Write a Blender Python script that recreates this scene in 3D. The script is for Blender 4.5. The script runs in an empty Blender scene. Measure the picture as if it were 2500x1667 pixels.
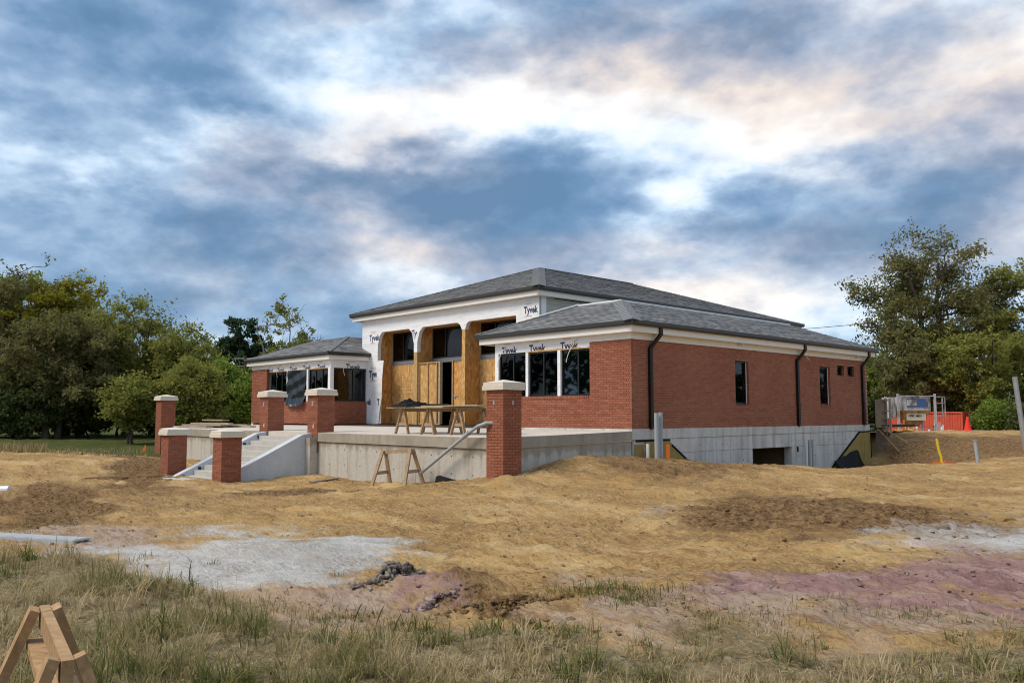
import bpy, bmesh, math, random
import numpy as np
from mathutils import Vector, Matrix

random.seed(7); RNG = np.random.default_rng(11)
S = bpy.context.scene
COL = S.collection
R = math.radians

# ------------------------------------------------------------------ camera
CAM = np.array([14.394, -17.886, 0.382]); FPX = 2048.5; YAW = 0.819; PIT = 0.087
cd = bpy.data.cameras.new('Camera'); cam = bpy.data.objects.new('Camera', cd); COL.objects.link(cam)
cam.location = CAM; cam.rotation_euler = (math.pi / 2 + PIT, 0, YAW)
cd.sensor_width = 36; cd.lens = 36 * FPX / 2500; cd.clip_start = 0.05; cd.clip_end = 3000
S.camera = cam

# ------------------------------------------------------------------ sky and sun
SUN_EL, SUN_AZ = 50.0, 205.0        # azimuth measured from +Y towards +X: light comes over the photographer's left shoulder
W = bpy.data.worlds.new('World'); S.world = W; W.use_nodes = True
def build_sky():
    nt = W.node_tree; nt.nodes.clear(); L = nt.links.new
    def N(t, **k):
        n = nt.nodes.new(t)
        for a, b in k.items(): setattr(n, a, b)
        return n
    def M(op, a, b=None, c=None, clamp=False):
        n = N('ShaderNodeMath', operation=op, use_clamp=clamp)
        for i, v in enumerate((a, b, c)):
            if v is None: continue
            if isinstance(v, (int, float)): n.inputs[i].default_value = v
            else: L(v, n.inputs[i])
        return n.outputs[0]
    out = N('ShaderNodeOutputWorld'); bg = N('ShaderNodeBackground'); bg.inputs[1].default_value = 0.1
    L(bg.outputs[0], out.inputs[0])
    tc = N('ShaderNodeTexCoord'); sep = N('ShaderNodeSeparateXYZ'); L(tc.outputs['Generated'], sep.inputs[0])
    x, y, z = sep.outputs
    sky = N('ShaderNodeTexSky', sky_type='NISHITA'); sky.sun_disc = False
    sky.sun_elevation = R(SUN_EL); sky.sun_rotation = R(SUN_AZ); sky.air_density = 1.0; sky.dust_density = 1.5; sky.ozone_density = 2.0
    az = M('MULTIPLY', M('ARCTAN2', x, y), 57.2958)                 # degrees from north (+Y), + to the east (+X)
    el = M('MULTIPLY', M('ARCSINE', z), 57.2958)
    # cloud layer: noise over the dome, flattened towards the horizon
    def vec(sx, sz, loc, up=0.0):
        cv = N('ShaderNodeCombineXYZ'); L(M('MULTIPLY', x, sx), cv.inputs[0]); L(M('MULTIPLY', y, sx), cv.inputs[1]); L(M('MULTIPLY', M('ADD', z, up), sz), cv.inputs[2])
        mp = N('ShaderNodeMapping'); L(cv.outputs[0], mp.inputs[0]); mp.inputs['Location'].default_value = loc; return mp.outputs[0]
    def noise(v, sc, det, rough, dist=0.0):
        n = N('ShaderNodeTexNoise'); n.inputs['Scale'].default_value = sc; n.inputs['Detail'].default_value = det
        n.inputs['Roughness'].default_value = rough; n.inputs['Distortion'].default_value = dist
        L(v, n.inputs['Vector']); return n
    v1 = vec(3.8, 6.6, (3.1, 1.7, .4)); v1u = vec(3.8, 6.6, (3.1, 1.7, .4), .013)
    n1 = noise(v1, 1.0, 10, 0.55, 0.1); n1u = noise(v1u, 1.0, 10, 0.55, 0.1)
    n2 = noise(vec(2.2, 7.0, (-7.3, 4.1, 2.0)), 1.2, 5, 0.5, 0.3)
    nw = noise(vec(3.5, 7.0, (1.0, 9.0, 2.0)), 1.0, 4, 0.5)
    sw = N('ShaderNodeSeparateColor'); L(nw.outputs['Color'], sw.inputs[0])
    n3 = noise(vec(9.0, 20.0, (5.0, 2.0, 7.0)), 1.0, 9, 0.58, 0.0)
    sw3 = N('ShaderNodeSeparateColor'); L(n3.outputs['Color'], sw3.inputs[0])
    azw = M('ADD', M('ADD', az, M('MULTIPLY', M('SUBTRACT', sw.outputs[0], 0.5), 16.0)), M('MULTIPLY', M('SUBTRACT', sw3.outputs[0], 0.5), 10.0))
    elw = M('ADD', M('ADD', el, M('MULTIPLY', M('SUBTRACT', sw.outputs[1], 0.5), 6.0)), M('MULTIPLY', M('SUBTRACT', sw3.outputs[1], 0.5), 7.5))
    def blobs(lst):
        tot = None
        for (a0, e0, sa, se, amp, tilt) in lst:
            da = M('SUBTRACT', azw, a0); de = M('SUBTRACT', elw, e0)
            if tilt: de = M('SUBTRACT', de, M('MULTIPLY', da, tilt))
            q = M('ADD', M('POWER', M('ABSOLUTE', M('DIVIDE', da, sa)), 2.0), M('POWER', M('ABSOLUTE', M('DIVIDE', de, se)), 2.0))
            g = M('MULTIPLY', M('POWER', 2.71828, M('MULTIPLY', q, -1.0)), amp)
            tot = g if tot is None else M('ADD', tot, g)
        return tot
    C0 = -46.9
    # thick cloud banks (+) and thin bright breaks (-), degrees from the view's middle azimuth and above the horizon
    dens = blobs([(C0 - 24, 26, 12, 5.5, .42, 0), (C0 - 6, 14.8, 9.5, 2.9, .56, -.05), (C0 + 9.5, 15.2, 4.0, 2.6, -.36, .2), (C0 - 27, 17.5, 8, 2.2, .34, -.12), (C0 - 19, 19.8, 7.5, 1.7, .34, -.10), (C0 - 20, 12.0, 12, 2.0, .30, -.05),
                  (C0 + 18, 11.2, 10, 2.6, .30, 0.05), (C0 + 31, 15.5, 9, 3.4, .36, .1), (C0 - 26, 7.5, 20, 2.6, .26, 0), (C0 + 16, 25, 11, 3.0, .16, -.1), (C0 + 4, 26.5, 8, 2.4, .22, 0),
                  (C0 - 6, 20.6, 9.0, 1.8, -.34, -.04), (C0 + 7, 19.2, 9, 2.0, -.32, -.16), (C0 + 17, 17.2, 6, 2.4, -.40, -.1), (C0 - 21, 17.0, 4.0, 1.4, -.42, -.1), (C0 - 13, 18.2, 6, 1.6, -.34, 0), (C0 - 14, 26.5, 4.5, 3, -.26, 0),
                  (C0 + 9, 13.2, 3.2, 2.4, -.34, .3), (C0 + 31, 27.5, 11, 4, -.22, 0), (C0 + 14, 6.3, 10, 1.3, -.40, -.05), (C0 - 8, 8.2, 4, 1.0, -.34, 0), (C0 + 33, 21, 6, 2, -.2, 0), (C0 - 28, 14.6, 6, .9, -.2, 0)])
    def billow(up):
        vv = vec(6.5, 12.5, (2.0, 5.0, 1.3), up); dn = noise(vv, 1.3, 4, 0.5); ad = N('ShaderNodeVectorMath', operation='MULTIPLY_ADD'); L(dn.outputs['Color'], ad.inputs[0]); ad.inputs[1].default_value = (.9, .9, .9); L(vv, ad.inputs[2])
        w_ = N('ShaderNodeTexVoronoi', feature='F1'); w_.inputs['Scale'].default_value = 1.0; w_.inputs['Detail'].default_value = 2.0; w_.inputs['Roughness'].default_value = 0.45; L(ad.outputs[0], w_.inputs['Vector'])
        return w_.outputs['Distance']
    b0 = billow(0.0)
    d = M('ADD', M('ADD', M('MULTIPLY', M('SUBTRACT', n1.outputs['Fac'], 0.5), 1.05), 0.47), dens)
    d = M('ADD', d, M('MULTIPLY', M('SUBTRACT', 0.78, b0), 0.50))
    d = M('ADD', d, M('MULTIPLY', M('SUBTRACT', n3.outputs['Fac'], 0.5), 0.36))
    n4 = noise(vec(24.0, 46.0, (1.0, 3.0, 5.0)), 1.0, 6, 0.6, 0.2); d = M('ADD', d, M('MULTIPLY', M('SUBTRACT', n4.outputs['Fac'], 0.5), 0.26))
    lit = M('MULTIPLY', M('SUBTRACT', n1.outputs['Fac'], n1u.outputs['Fac']), 2.4)         # upper rims of the billows catch the light
    d = M('ADD', M('MULTIPLY', M('SUBTRACT', d, lit), .88), .070)
    def rampn(stops):
        r = N('ShaderNodeValToRGB'); L(d, r.inputs[0]); cr = r.color_ramp
        cr.elements[0].position = 0; cr.elements[0].color = (*stops[0][1], 1); cr.elements[1].position = 1; cr.elements[1].color = (*stops[-1][1], 1)
        for p, c in stops[1:-1]: e = cr.elements.new(p); e.color = (*c, 1)
        return r.outputs[0]
    cool = rampn([(0, (.72, .74, .765)), (.17, (.60, .655, .71)), (.30, (.45, .555, .665)), (.45, (.305, .405, .53)), (.62, (.195, .29, .42)), (.80, (.118, .21, .335)), (1, (.085, .168, .28))])
    warm = rampn([(0, (.80, .72, .64)), (.3, (.64, .545, .48)), (.55, (.38, .37, .405)), (.8, (.20, .23, .295)), (1, (.12, .17, .25))])
    # warm tint where the low light catches the cloud
    wm = M('ADD', M('MULTIPLY', M('SUBTRACT', n2.outputs['Fac'], 0.47), 4.0), blobs([(C0 + 8, 22.5, 16, 3.2, .8, -.1), (C0 + 24, 12, 12, 3, .45, 0), (C0 + 30, 27, 9, 4, .7, 0), (C0 - 9, 11.5, 9, 2.5, .55, 0), (C0 + 16, 6.5, 10, 2, .6, 0), (C0 - 27, 25, 10, 6, -.6, 0)]))
    wm = M('MULTIPLY', M('MINIMUM', M('MAXIMUM', wm, 0.0), 1.0), 0.95)
    mix = N('ShaderNodeMix', data_type='RGBA'); L(wm, mix.inputs[0]); L(cool, mix.inputs[6]); L(warm, mix.inputs[7])
    sc10 = N('ShaderNodeMix', data_type='RGBA', blend_type='MULTIPLY'); sc10.inputs[0].default_value = 1.0
    L(mix.outputs[2], sc10.inputs[6]); sc10.inputs[7].default_value = (7.6, 7.75, 7.9, 1)
    fin = N('ShaderNodeMix', data_type='RGBA'); fin.inputs[0].default_value = 0.93; L(sky.outputs[0], fin.inputs[6]); L(sc10.outputs[2], fin.inputs[7])
    L(fin.outputs[2], bg.inputs[0])
build_sky()
W.cycles.sampling_method = 'MANUAL'; W.cycles.sample_map_resolution = 512
sl = bpy.data.lights.new('Sun', 'SUN'); sun = bpy.data.objects.new('Sun', sl); COL.objects.link(sun)
sl.energy = 1.5; sl.angle = R(24); sl.color = (1.0, 0.90, 0.77)
_d = Vector((math.sin(R(SUN_AZ)) * math.cos(R(SUN_EL)), math.cos(R(SUN_AZ)) * math.cos(R(SUN_EL)), math.sin(R(SUN_EL))))
sun.rotation_euler = _d.to_track_quat('Z', 'Y').to_euler()
V = S.view_settings; V.view_transform = 'Standard'; V.look = 'None'; V.gamma = 1.0; V.use_curve_mapping = False; V.exposure = 0.95
S.cycles.pixel_filter_type = 'BLACKMAN_HARRIS'; S.cycles.filter_width = 1.05; S.cycles.max_bounces = 8; S.cycles.transparent_max_bounces = 12; S.cycles.use_denoising = True; S.cycles.use_adaptive_sampling = True

# ------------------------------------------------------------------ pixel helpers (2500 x 1667 photograph -> real points)
FH = np.array([-math.sin(YAW), math.cos(YAW), 0.0]); RT = np.array([math.cos(YAW), math.sin(YAW), 0.0]); UZ = np.array([0, 0, 1.0])
FW = FH * math.cos(PIT) + UZ * math.sin(PIT); UP = UZ * math.cos(PIT) - FH * math.sin(PIT)
def ray(px, py): return FW + RT * ((px - 1250) / FPX) - UP * ((py - 833.5) / FPX)
def atD(px, py, D):
    d = ray(px, py); return CAM + d * (D / (d @ FH))
def pol(px, D): return CAM[:2] + D * (FH + RT * ((px - 1250) / FPX))[:2]
def onax(px, py, ax, v):
    d = ray(px, py); return CAM + d * ((v - CAM[ax]) / d[ax])

# ------------------------------------------------------------------ mesh helpers
ORG = {}
class MB:
    def __init__(s): s.v = []; s.f = []
    def quad(s, *p):
        n = len(s.v); s.v += [tuple(map(float, q)) for q in p]; s.f.append(tuple(range(n, n + len(p)))); return s
    def box(s, x0, x1, y0, y1, z0, z1):
        if x0 > x1: x0, x1 = x1, x0
        if y0 > y1: y0, y1 = y1, y0
        if z0 > z1: z0, z1 = z1, z0
        n = len(s.v)
        s.v += [(x0, y0, z0), (x1, y0, z0), (x1, y1, z0), (x0, y1, z0), (x0, y0, z1), (x1, y0, z1), (x1, y1, z1), (x0, y1, z1)]
        s.f += [(n, n+3, n+2, n+1), (n+4, n+5, n+6, n+7), (n, n+1, n+5, n+4), (n+1, n+2, n+6, n+5), (n+2, n+3, n+7, n+6), (n+3, n, n+4, n+7)]; return s
    def obox(s, o, a, b, c):
        """box from a corner o and three edge vectors"""
        o, a, b, c = map(np.asarray, (o, a, b, c)); n = len(s.v)
        s.v += [tuple(map(float, p)) for p in (o, o+a, o+a+b, o+b, o+c, o+a+c, o+a+b+c, o+b+c)]
        fs = [(n, n+3, n+2, n+1), (n+4, n+5, n+6, n+7), (n, n+1, n+5, n+4), (n+1, n+2, n+6, n+5), (n+2, n+3, n+7, n+6), (n+3, n, n+4, n+7)]
        if np.dot(np.cross(a, b), c) < 0: fs = [f[::-1] for f in fs]
        s.f += fs; return s
    def bar(s, p, q, w, h, up=(0, 0, 1)):
        """rectangular bar from p to q, w across, h along up"""
        p = np.asarray(p, float); q = np.asarray(q, float); d = q - p; d /= np.linalg.norm(d)
        u = np.asarray(up, float); sd = np.cross(d, u); sd /= np.linalg.norm(sd); u = np.cross(sd, d)
        return s.obox(p - sd * w / 2 - u * h / 2, q - p, sd * w, u * h)
    def tube(s, pts, r, n=10, cap=True):
        pts = [np.asarray(p, float) for p in pts]; rs = r if isinstance(r, (list, tuple, np.ndarray)) else [r] * len(pts)
        base = len(s.v); prev = None
        for i, p in enumerate(pts):
            d = pts[min(i+1, len(pts)-1)] - pts[max(i-1, 0)]; d = d / (np.linalg.norm(d) + 1e-9)
            if prev is None:
                a = np.array([0, 0, 1.0]) if abs(d[2]) < .9 else np.array([1.0, 0, 0]); u = np.cross(d, a)
            else: u = prev - d * (prev @ d)
            u /= np.linalg.norm(u) + 1e-9; prev = u; w = np.cross(d, u)
            for k in range(n):
                t = 2 * math.pi * k / n; s.v.append(tuple(p + rs[i] * (math.cos(t) * u + math.sin(t) * w)))
        for i in range(len(pts) - 1):
            for k in range(n):
                a = base + i*n + k; b = base + i*n + (k+1) % n; s.f.append((a, b, b+n, a+n))
        if cap:
            s.f.append(tuple(base + k for k in range(n))[::-1]); e = base + (len(pts)-1)*n; s.f.append(tuple(e + k for k in range(n)))
        return s
    def lathe(s, c, prof, n=16):
        base = len(s.v); c = np.asarray(c, float)
        for (r, z) in prof:
            for k in range(n):
                t = 2 * math.pi * k / n; s.v.append((c[0] + r * math.cos(t), c[1] + r * math.sin(t), c[2] + z))
        for i in range(len(prof) - 1):
            for k in range(n):
                a = base + i*n + k; b = base + i*n + (k+1) % n; s.f.append((a, b, b+n, a+n))
        s.f.append(tuple(base + k for k in range(n))[::-1]); e = base + (len(prof)-1)*n; s.f.append(tuple(e + k for k in range(n)))
        return s
    def prism(s, poly, off):
        """polygon (list of 3d points) extruded by vector off"""
        n = len(s.v); m = len(poly); off = np.asarray(off, float)
        s.v += [tuple(map(float, p)) for p in poly] + [tuple(map(float, np.asarray(p, float) + off)) for p in poly]
        s.f.append(tuple(range(n, n+m))[::-1]); s.f.append(tuple(range(n+m, n+2*m)))
        for k in range(m): s.f.append((n+k, n+(k+1) % m, n+m+(k+1) % m, n+m+k))
        return s
    def build(s, name, mat, parent=None, **k): return mkobj(name, s.v, s.f, mat, parent, **k)

def org(o): return ORG.get(o.name, np.zeros(3)) if o else np.zeros(3)
def link(o, parent):
    COL.objects.link(o)
    if parent: o.parent = parent
    ORG[o.name] = org(parent)
def mkobj(name, v, f, mat, parent=None, kind=None, smooth=False, base=None):
    me = bpy.data.meshes.new(name); a = np.asarray(v, float)
    o = bpy.data.objects.new(name, me)
    off = org(parent)
    if parent is None and base is not None: off = np.asarray(base, float); o.location = off
    me.from_pydata((a - off).tolist(), [], f)
    bm = bmesh.new(); bm.from_mesh(me); bmesh.ops.recalc_face_normals(bm, faces=bm.faces); bm.to_mesh(me); bm.free()
    if smooth: me.shade_smooth()
    me.materials.append(MT[mat])
    COL.objects.link(o)
    if parent: o.parent = parent
    ORG[o.name] = off
    if kind: o['kind'] = kind
    return o
def npmesh(name, v, faces, mat, parent=None, kind=None, smooth=False, attrs=None, mats=None):
    """fast mesh from numpy; faces (n,3) or (n,4)"""
    me = bpy.data.meshes.new(name); v = np.asarray(v, np.float32) - org(parent).astype(np.float32); faces = np.asarray(faces, np.int32); k = faces.shape[1]
    me.vertices.add(len(v)); me.vertices.foreach_set('co', v.ravel())
    me.loops.add(faces.size); me.loops.foreach_set('vertex_index', faces.ravel())
    me.polygons.add(len(faces)); me.polygons.foreach_set('loop_start', np.arange(0, faces.size, k, dtype=np.int32))
    me.polygons.foreach_set('loop_total', np.full(len(faces), k, np.int32))
    if smooth: me.polygons.foreach_set('use_smooth', np.ones(len(faces), bool))
    for an, (dom, arr) in (attrs or {}).items():
        at = me.attributes.new(an, 'FLOAT_COLOR', dom); at.data.foreach_set('color', np.asarray(arr, np.float32).ravel())
    me.update(calc_edges=True); me.validate()
    o = bpy.data.objects.new(name, me); me.materials.append(MT[mat])
    link(o, parent)
    if kind: o['kind'] = kind
    return o
def thing(name, label, cat, base, group=None):
    o = bpy.data.objects.new(name, None); COL.objects.link(o); o.location = base; o.empty_display_size = .2
    ORG[o.name] = np.asarray(base, float); return tag(o, label, cat, group)
def tag(o, label, cat, group=None):
    o['label'] = label; o['category'] = cat
    if group: o['group'] = group
    return o

# ------------------------------------------------------------------ materials
MT = {}
def material(name, fn, rough=0.8, spec=0.3):
    m = bpy.data.materials.new(name); m.use_nodes = True; nt = m.node_tree; b = nt.nodes['Principled BSDF']
    b.inputs['Roughness'].default_value = rough; b.inputs['Specular IOR Level'].default_value = spec
    MT[name] = m
    class H: pass
    h = H(); h.nt = nt; h.b = b; h.out = nt.nodes['Material Output']
    h.L = nt.links.new
    def N(t, **k):
        n = nt.nodes.new(t)
        for a, c in k.items(): setattr(n, a, c)
        return n
    h.N = N
    def setin(sock, v):
        if isinstance(v, (int, float)): sock.default_value = v
        elif isinstance(v, tuple): sock.default_value = (*v, 1) if len(v) == 3 and sock.type == 'RGBA' else v
        else: nt.links.new(v, sock)
    h.setin = setin
    def coord(sc=(1, 1, 1), kind='Object', rot=(0, 0, 0)):
        t = N('ShaderNodeTexCoord'); mp = N('ShaderNodeMapping'); h.L(t.outputs[kind], mp.inputs[0]); mp.inputs['Scale'].default_value = sc; mp.inputs['Rotation'].default_value = rot; return mp.outputs[0]
    h.coord = coord
    def noise(sc, det=4, rough=.55, vec=None, dist=0.0):
        n = N('ShaderNodeTexNoise'); n.inputs['Scale'].default_value = sc; n.inputs['Detail'].default_value = det; n.inputs['Roughness'].default_value = rough; n.inputs['Distortion'].default_value = dist
        h.L(vec if vec is not None else coord(), n.inputs['Vector']); return n.outputs['Fac']
    h.noise = noise
    def ramp(fac, stops, interp='LINEAR'):
        n = N('ShaderNodeValToRGB'); cr = n.color_ramp; cr.interpolation = interp; h.L(fac, n.inputs[0])
        cr.elements[0].position = stops[0][0]; cr.elements[1].position = stops[-1][0]
        def c(v): return (v, v, v, 1) if isinstance(v, (int, float)) else (*v, 1)
        cr.elements[0].color = c(stops[0][1]); cr.elements[1].color = c(stops[-1][1])
        for p, v in stops[1:-1]: e = cr.elements.new(p); e.color = c(v)
        return n.outputs[0]
    h.ramp = ramp
    def mix(f, a, b_, mode='MIX'):
        n = N('ShaderNodeMix', data_type='RGBA', blend_type=mode); setin(n.inputs[0], f); setin(n.inputs[6], a); setin(n.inputs[7], b_); return n.outputs[2]
    h.mix = mix
    def math_(op, a, b_=0.0, clamp=False):
        n = N('ShaderNodeMath', operation=op, use_clamp=clamp); setin(n.inputs[0], a); setin(n.inputs[1], b_); return n.outputs[0]
    h.math = math_
    def rnd():
        """one random number for each object and each loose piece"""
        g = N('ShaderNodeNewGeometry'); oi = N('ShaderNodeObjectInfo')
        return math_('FRACT', math_('ADD', g.outputs['Random Per Island'], oi.outputs['Random']))
    h.rnd = rnd
    def bump(hgt, strength=.3, dist=.02):
        n = N('ShaderNodeBump'); n.inputs['Strength'].default_value = strength; n.inputs['Distance'].default_value = dist; h.L(hgt, n.inputs['Height']); h.L(n.outputs[0], b.inputs['Normal'])
    h.bump = bump
    def col(v): setin(b.inputs['Base Color'], v)
    h.col = col
    fn(h); return m
def plain(name, c, rough=.6, spec=.3, var=.12, sc=6.0, metal=0.0):
    def f(h):
        n = h.noise(sc, 5, .6); lo = tuple(max(0, x * (1 - var)) for x in c); hi = tuple(min(1, x * (1 + var)) for x in c)
        h.col(h.ramp(n, [(.3, lo), (.7, hi)])); h.b.inputs['Metallic'].default_value = metal
        h.bump(n, .06, .01)
    return material(name, f, rough, spec)

def _brick(h):
    r = h.rnd(); c = h.ramp(r, [(0, (.22, .068, .040)), (.2, (.315, .104, .060)), (.45, (.275, .092, .052)), (.7, (.37, .138, .078)), (.85, (.29, .098, .056)), (1, (.20, .062, .038))])
    n = h.noise(30, 4, .6); c = h.mix(.35, c, h.ramp(n, [(.3, (.20, .07, .042)), (.7, (.40, .175, .105))]))
    big = h.noise(.7, 3, .5); c = h.mix(h.ramp(big, [(.45, 0.0), (.72, .26)]), c, (.45, .22, .145))
    h.col(c); h.bump(n, .25, .004)
material('brick', _brick, .85, .2)
plain('mortar', (.52, .335, .25), .95, .1, .15, 9)
plain('mortar_front', (.32, .14, .094), .95, .1, .15, 9)
plain('mortar_pillar', (.24, .10, .064), .95, .1, .15, 9)
def _conc(c0, c1, stain, streak=.5, warm=None):
    def f(h):
        n = h.noise(1.3, 6, .6); n2 = h.noise(9, 5, .65); st = h.noise(1.0, 5, .6, h.coord((3.2, 3.2, .35)))
        c = h.ramp(n, [(.3, c0), (.7, c1)])
        c = h.mix(h.ramp(st, [(.48, 0.0), (.72, streak)]), c, stain)
        c = h.mix(h.math('MULTIPLY', h.ramp(n2, [(.4, 0.0), (.75, 1.0)]), .22), c, tuple(x * .55 for x in c0))
        if warm: c = h.mix(h.ramp(h.noise(.8, 4, .6), [(.55, 0.0), (.7, .6)]), c, warm)
        r = h.rnd(); c = h.mix(h.math('MULTIPLY', r, .18), c, tuple(x * .75 for x in c0))
        h.col(c); h.bump(n2, .15, .01)
    return f
def _terr(h):
    n = h.noise(1.3, 6, .6); n2 = h.noise(9, 5, .65); st = h.noise(1.0, 5, .6, h.coord((4.2, 4.2, .30)))
    c = h.ramp(n, [(.3, (.31, .27, .215)), (.7, (.42, .38, .315))])
    g = h.N('ShaderNodeNewGeometry'); sp = h.N('ShaderNodeSeparateXYZ'); h.L(g.outputs['Position'], sp.inputs[0])      # lime bloom left below the pour line
    zz = h.math('ADD', h.math('ADD', sp.outputs[2], .62), h.math('ADD', h.math('MULTIPLY', h.math('SUBTRACT', n, .5), .35), h.math('MULTIPLY', h.math('SUBTRACT', st, .5), .6)))
    c = h.mix(h.ramp(zz, [(0.0, .75), (.10, 0.0)]), c, (.58, .555, .50))
    c = h.mix(h.ramp(st, [(.50, 0.0), (.74, .62)]), c, (.21, .18, .13))
    c = h.mix(h.math('MULTIPLY', h.ramp(n2, [(.4, 0.0), (.75, 1.0)]), .30), c, (.20, .175, .14))
    h.col(c); h.bump(n2, .2, .01)
material('concrete', _terr, .9, .2)
material('concrete_slab', _conc((.58, .51, .44), (.68, .605, .53), (.46, .40, .33), .3), .85, .25)
material('concrete_side', _conc((.52, .51, .48), (.74, .73, .70), (.30, .29, .265), .85), .85, .25)
material('concrete_pale', _conc((.50, .53, .57), (.62, .65, .69), (.40, .42, .45), .35), .8, .25)
material('concrete_step', _conc((.46, .44, .40), (.56, .54, .49), (.36, .33, .28), .3), .85, .25)
plain('cast_stone', (.66, .60, .50), .75, .25, .07, 12)
def _shingle(h):
    r = h.rnd(); c = h.ramp(r, [(0, (.075, .077, .082)), (.25, (.14, .142, .148)), (.5, (.22, .222, .225)), (.75, (.115, .12, .13)), (1, (.29, .285, .275))])
    n = h.noise(40, 3, .7); c = h.mix(h.math('MULTIPLY', n, .45), c, (.24, .24, .235)); h.col(c); h.bump(n, .5, .004)
material('shingle', _shingle, .95, .15)
plain('shingle_cap', (.205, .21, .215), .95, .15, .3, 30)
plain('gutter', (.038, .036, .036), .38, .5, .15, 3)
plain('downspout', (.012, .010, .009), .45, .35, .2, 3)
plain('trim', (.78, .755, .70), .5, .35, .03, 2)
plain('flashing', (.80, .80, .80), .35, .5, .05, 5)
plain('sage', (.42, .42, .35), .6, .3, .05, 3)
def _wrap(h):
    n = h.noise(2.2, 4, .6); n2 = h.noise(1.3, 3, .5, h.coord((1, 1, 4)))
    h.col(h.ramp(n, [(.3, (.79, .80, .83)), (.7, (.87, .87, .88))])); h.bump(h.math('ADD', n2, h.math('MULTIPLY', n, .5)), .8, .04)
material('housewrap', _wrap, .45, .4)
plain('wrap_blue_ink', (.030, .055, .115), .5, .3, .1)
plain('wrap_red_ink', (.72, .50, .52), .5, .3, .1)
def _osb(tint):
    def f(h):
        v = h.N('ShaderNodeTexVoronoi'); v.inputs['Scale'].default_value = 14; h.L(h.coord((1.0, 1.0, .45), rot=(.3, .2, .5)), v.inputs['Vector'])
        sp = h.N('ShaderNodeSeparateColor'); h.L(v.outputs['Color'], sp.inputs[0])
        c = h.ramp(sp.outputs[0], [(0, (.40, .205, .065)), (.3, (.54, .305, .11)), (.6, (.70, .44, .18)), (.8, (.46, .25, .085)), (1, (.58, .335, .125))])
        n = h.noise(3, 5, .6); c = h.mix(h.math('MULTIPLY', n, .30), c, (.62, .38, .15))
        c = h.mix(1.0, c, tint, 'MULTIPLY'); h.col(c); h.bump(sp.outputs[1], .12, .006)
    return f
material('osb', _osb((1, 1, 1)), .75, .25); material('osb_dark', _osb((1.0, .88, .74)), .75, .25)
def _wood(a, b_, sc=(1, 1, 1)):
    def f(h):
        w = h.noise(9, 6, .65, h.coord((sc[0]*1.0, sc[1]*1.0, sc[2]*1.0)), 1.6); r = h.rnd(); k = h.noise(14, 3, .5)
        c = h.ramp(w, [(.3, tuple(x * .72 for x in a)), (.5, a), (.68, b_)]); c = h.mix(h.ramp(k, [(.64, 0.0), (.72, .75)]), c, tuple(x * .38 for x in a)); c = h.mix(h.math('MULTIPLY', r, .3), c, tuple(x * .7 for x in a)); h.col(c); h.bump(w, .15, .005)
    return f
material('lumber', _wood((.42, .26, .13), (.56, .38, .21)), .75, .2)
material('lumber_stud', _wood((.50, .32, .14), (.62, .42, .20)), .75, .2)
material('lumber_grey', _wood((.38, .31, .245), (.52, .44, .36)), .85, .15)
material('lumber_brown', _wood((.25, .19, .145), (.36, .28, .215)), .85, .15)
material('plywood', _wood((.47, .385, .24), (.58, .49, .32)), .7, .2)
material('sawhorse_wood', _wood((.40, .275, .17), (.52, .375, .25), (1, 1, .6)), .75, .2)
plain('black_frame', (.014, .015, .017), .35, .5, .1)
plain('grey_band', (.19, .20, .225), .45, .4, .05)
def _glass(h):
    h.nt.nodes.remove(h.b); t = h.N('ShaderNodeBsdfTransparent'); t.inputs[0].default_value = (.55, .60, .62, 1)
    g = h.N('ShaderNodeBsdfGlossy'); g.inputs['Roughness'].default_value = .02; fr = h.N('ShaderNodeFresnel'); fr.inputs['IOR'].default_value = 1.45
    mx = h.N('ShaderNodeMixShader'); h.L(fr.outputs[0], mx.inputs[0]); h.L(t.outputs[0], mx.inputs[1]); h.L(g.outputs[0], mx.inputs[2]); h.L(mx.outputs[0], h.out.inputs[0])
material('glass', _glass)
def _film(h):
    n = h.noise(3.0, 4, .6, h.coord((1, 1, .35)), 1.0); h.col((.012, .016, .022)); h.bump(n, .9, .05)
material('black_film', _film, .22, .6)
plain('black_plastic', (.007, .007, .008), .6, .12, .2)
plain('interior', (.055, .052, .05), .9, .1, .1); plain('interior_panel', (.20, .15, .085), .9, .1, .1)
plain('grey_pvc', (.36, .395, .42), .4, .4, .06); plain('white_pvc', (.72, .74, .76), .4, .4, .05); plain('blue_band', (.30, .36, .55), .4, .4, .05)
plain('galvanized', (.42, .43, .44), .45, .5, .12, 8, .5)
plain('light_box', (.015, .02, .04), .3, .5, .1)
plain('foam_board', (.46, .48, .50), .6, .3, .05)
plain('orange', (.78, .16, .03), .6, .3, .1); plain('orange_red', (.80, .045, .02), .55, .3, .05); plain('yellow', (.72, .52, .03), .5, .3, .1); plain('green_paint', (.02, .22, .08), .5, .3, .1)
plain('white_paint', (.78, .77, .74), .6, .3, .1); plain('blue_sign', (.06, .13, .34), .5, .3, .1); plain('pink', (.75, .35, .40), .6, .3, .1)
def _insul(h):
    n = h.noise(2.4, 6, .65); n2 = h.noise(9, 4, .6); c = h.ramp(n, [(.3, (.27, .20, .05)), (.55, (.36, .29, .10)), (.75, (.22, .21, .07))]); c = h.mix(h.math('MULTIPLY', n2, .4), c, (.30, .17, .05)); h.col(c); h.bump(n2, .2, .01)
material('yellow_board', _insul, .8, .2)
def _red(h):
    n = h.noise(2.0, 6, .65); h.col(h.ramp(n, [(.3, (.52, .075, .042)), (.6, (.62, .10, .055)), (.8, (.44, .075, .045))]))
material('container_red', _red, .6, .3)
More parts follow.
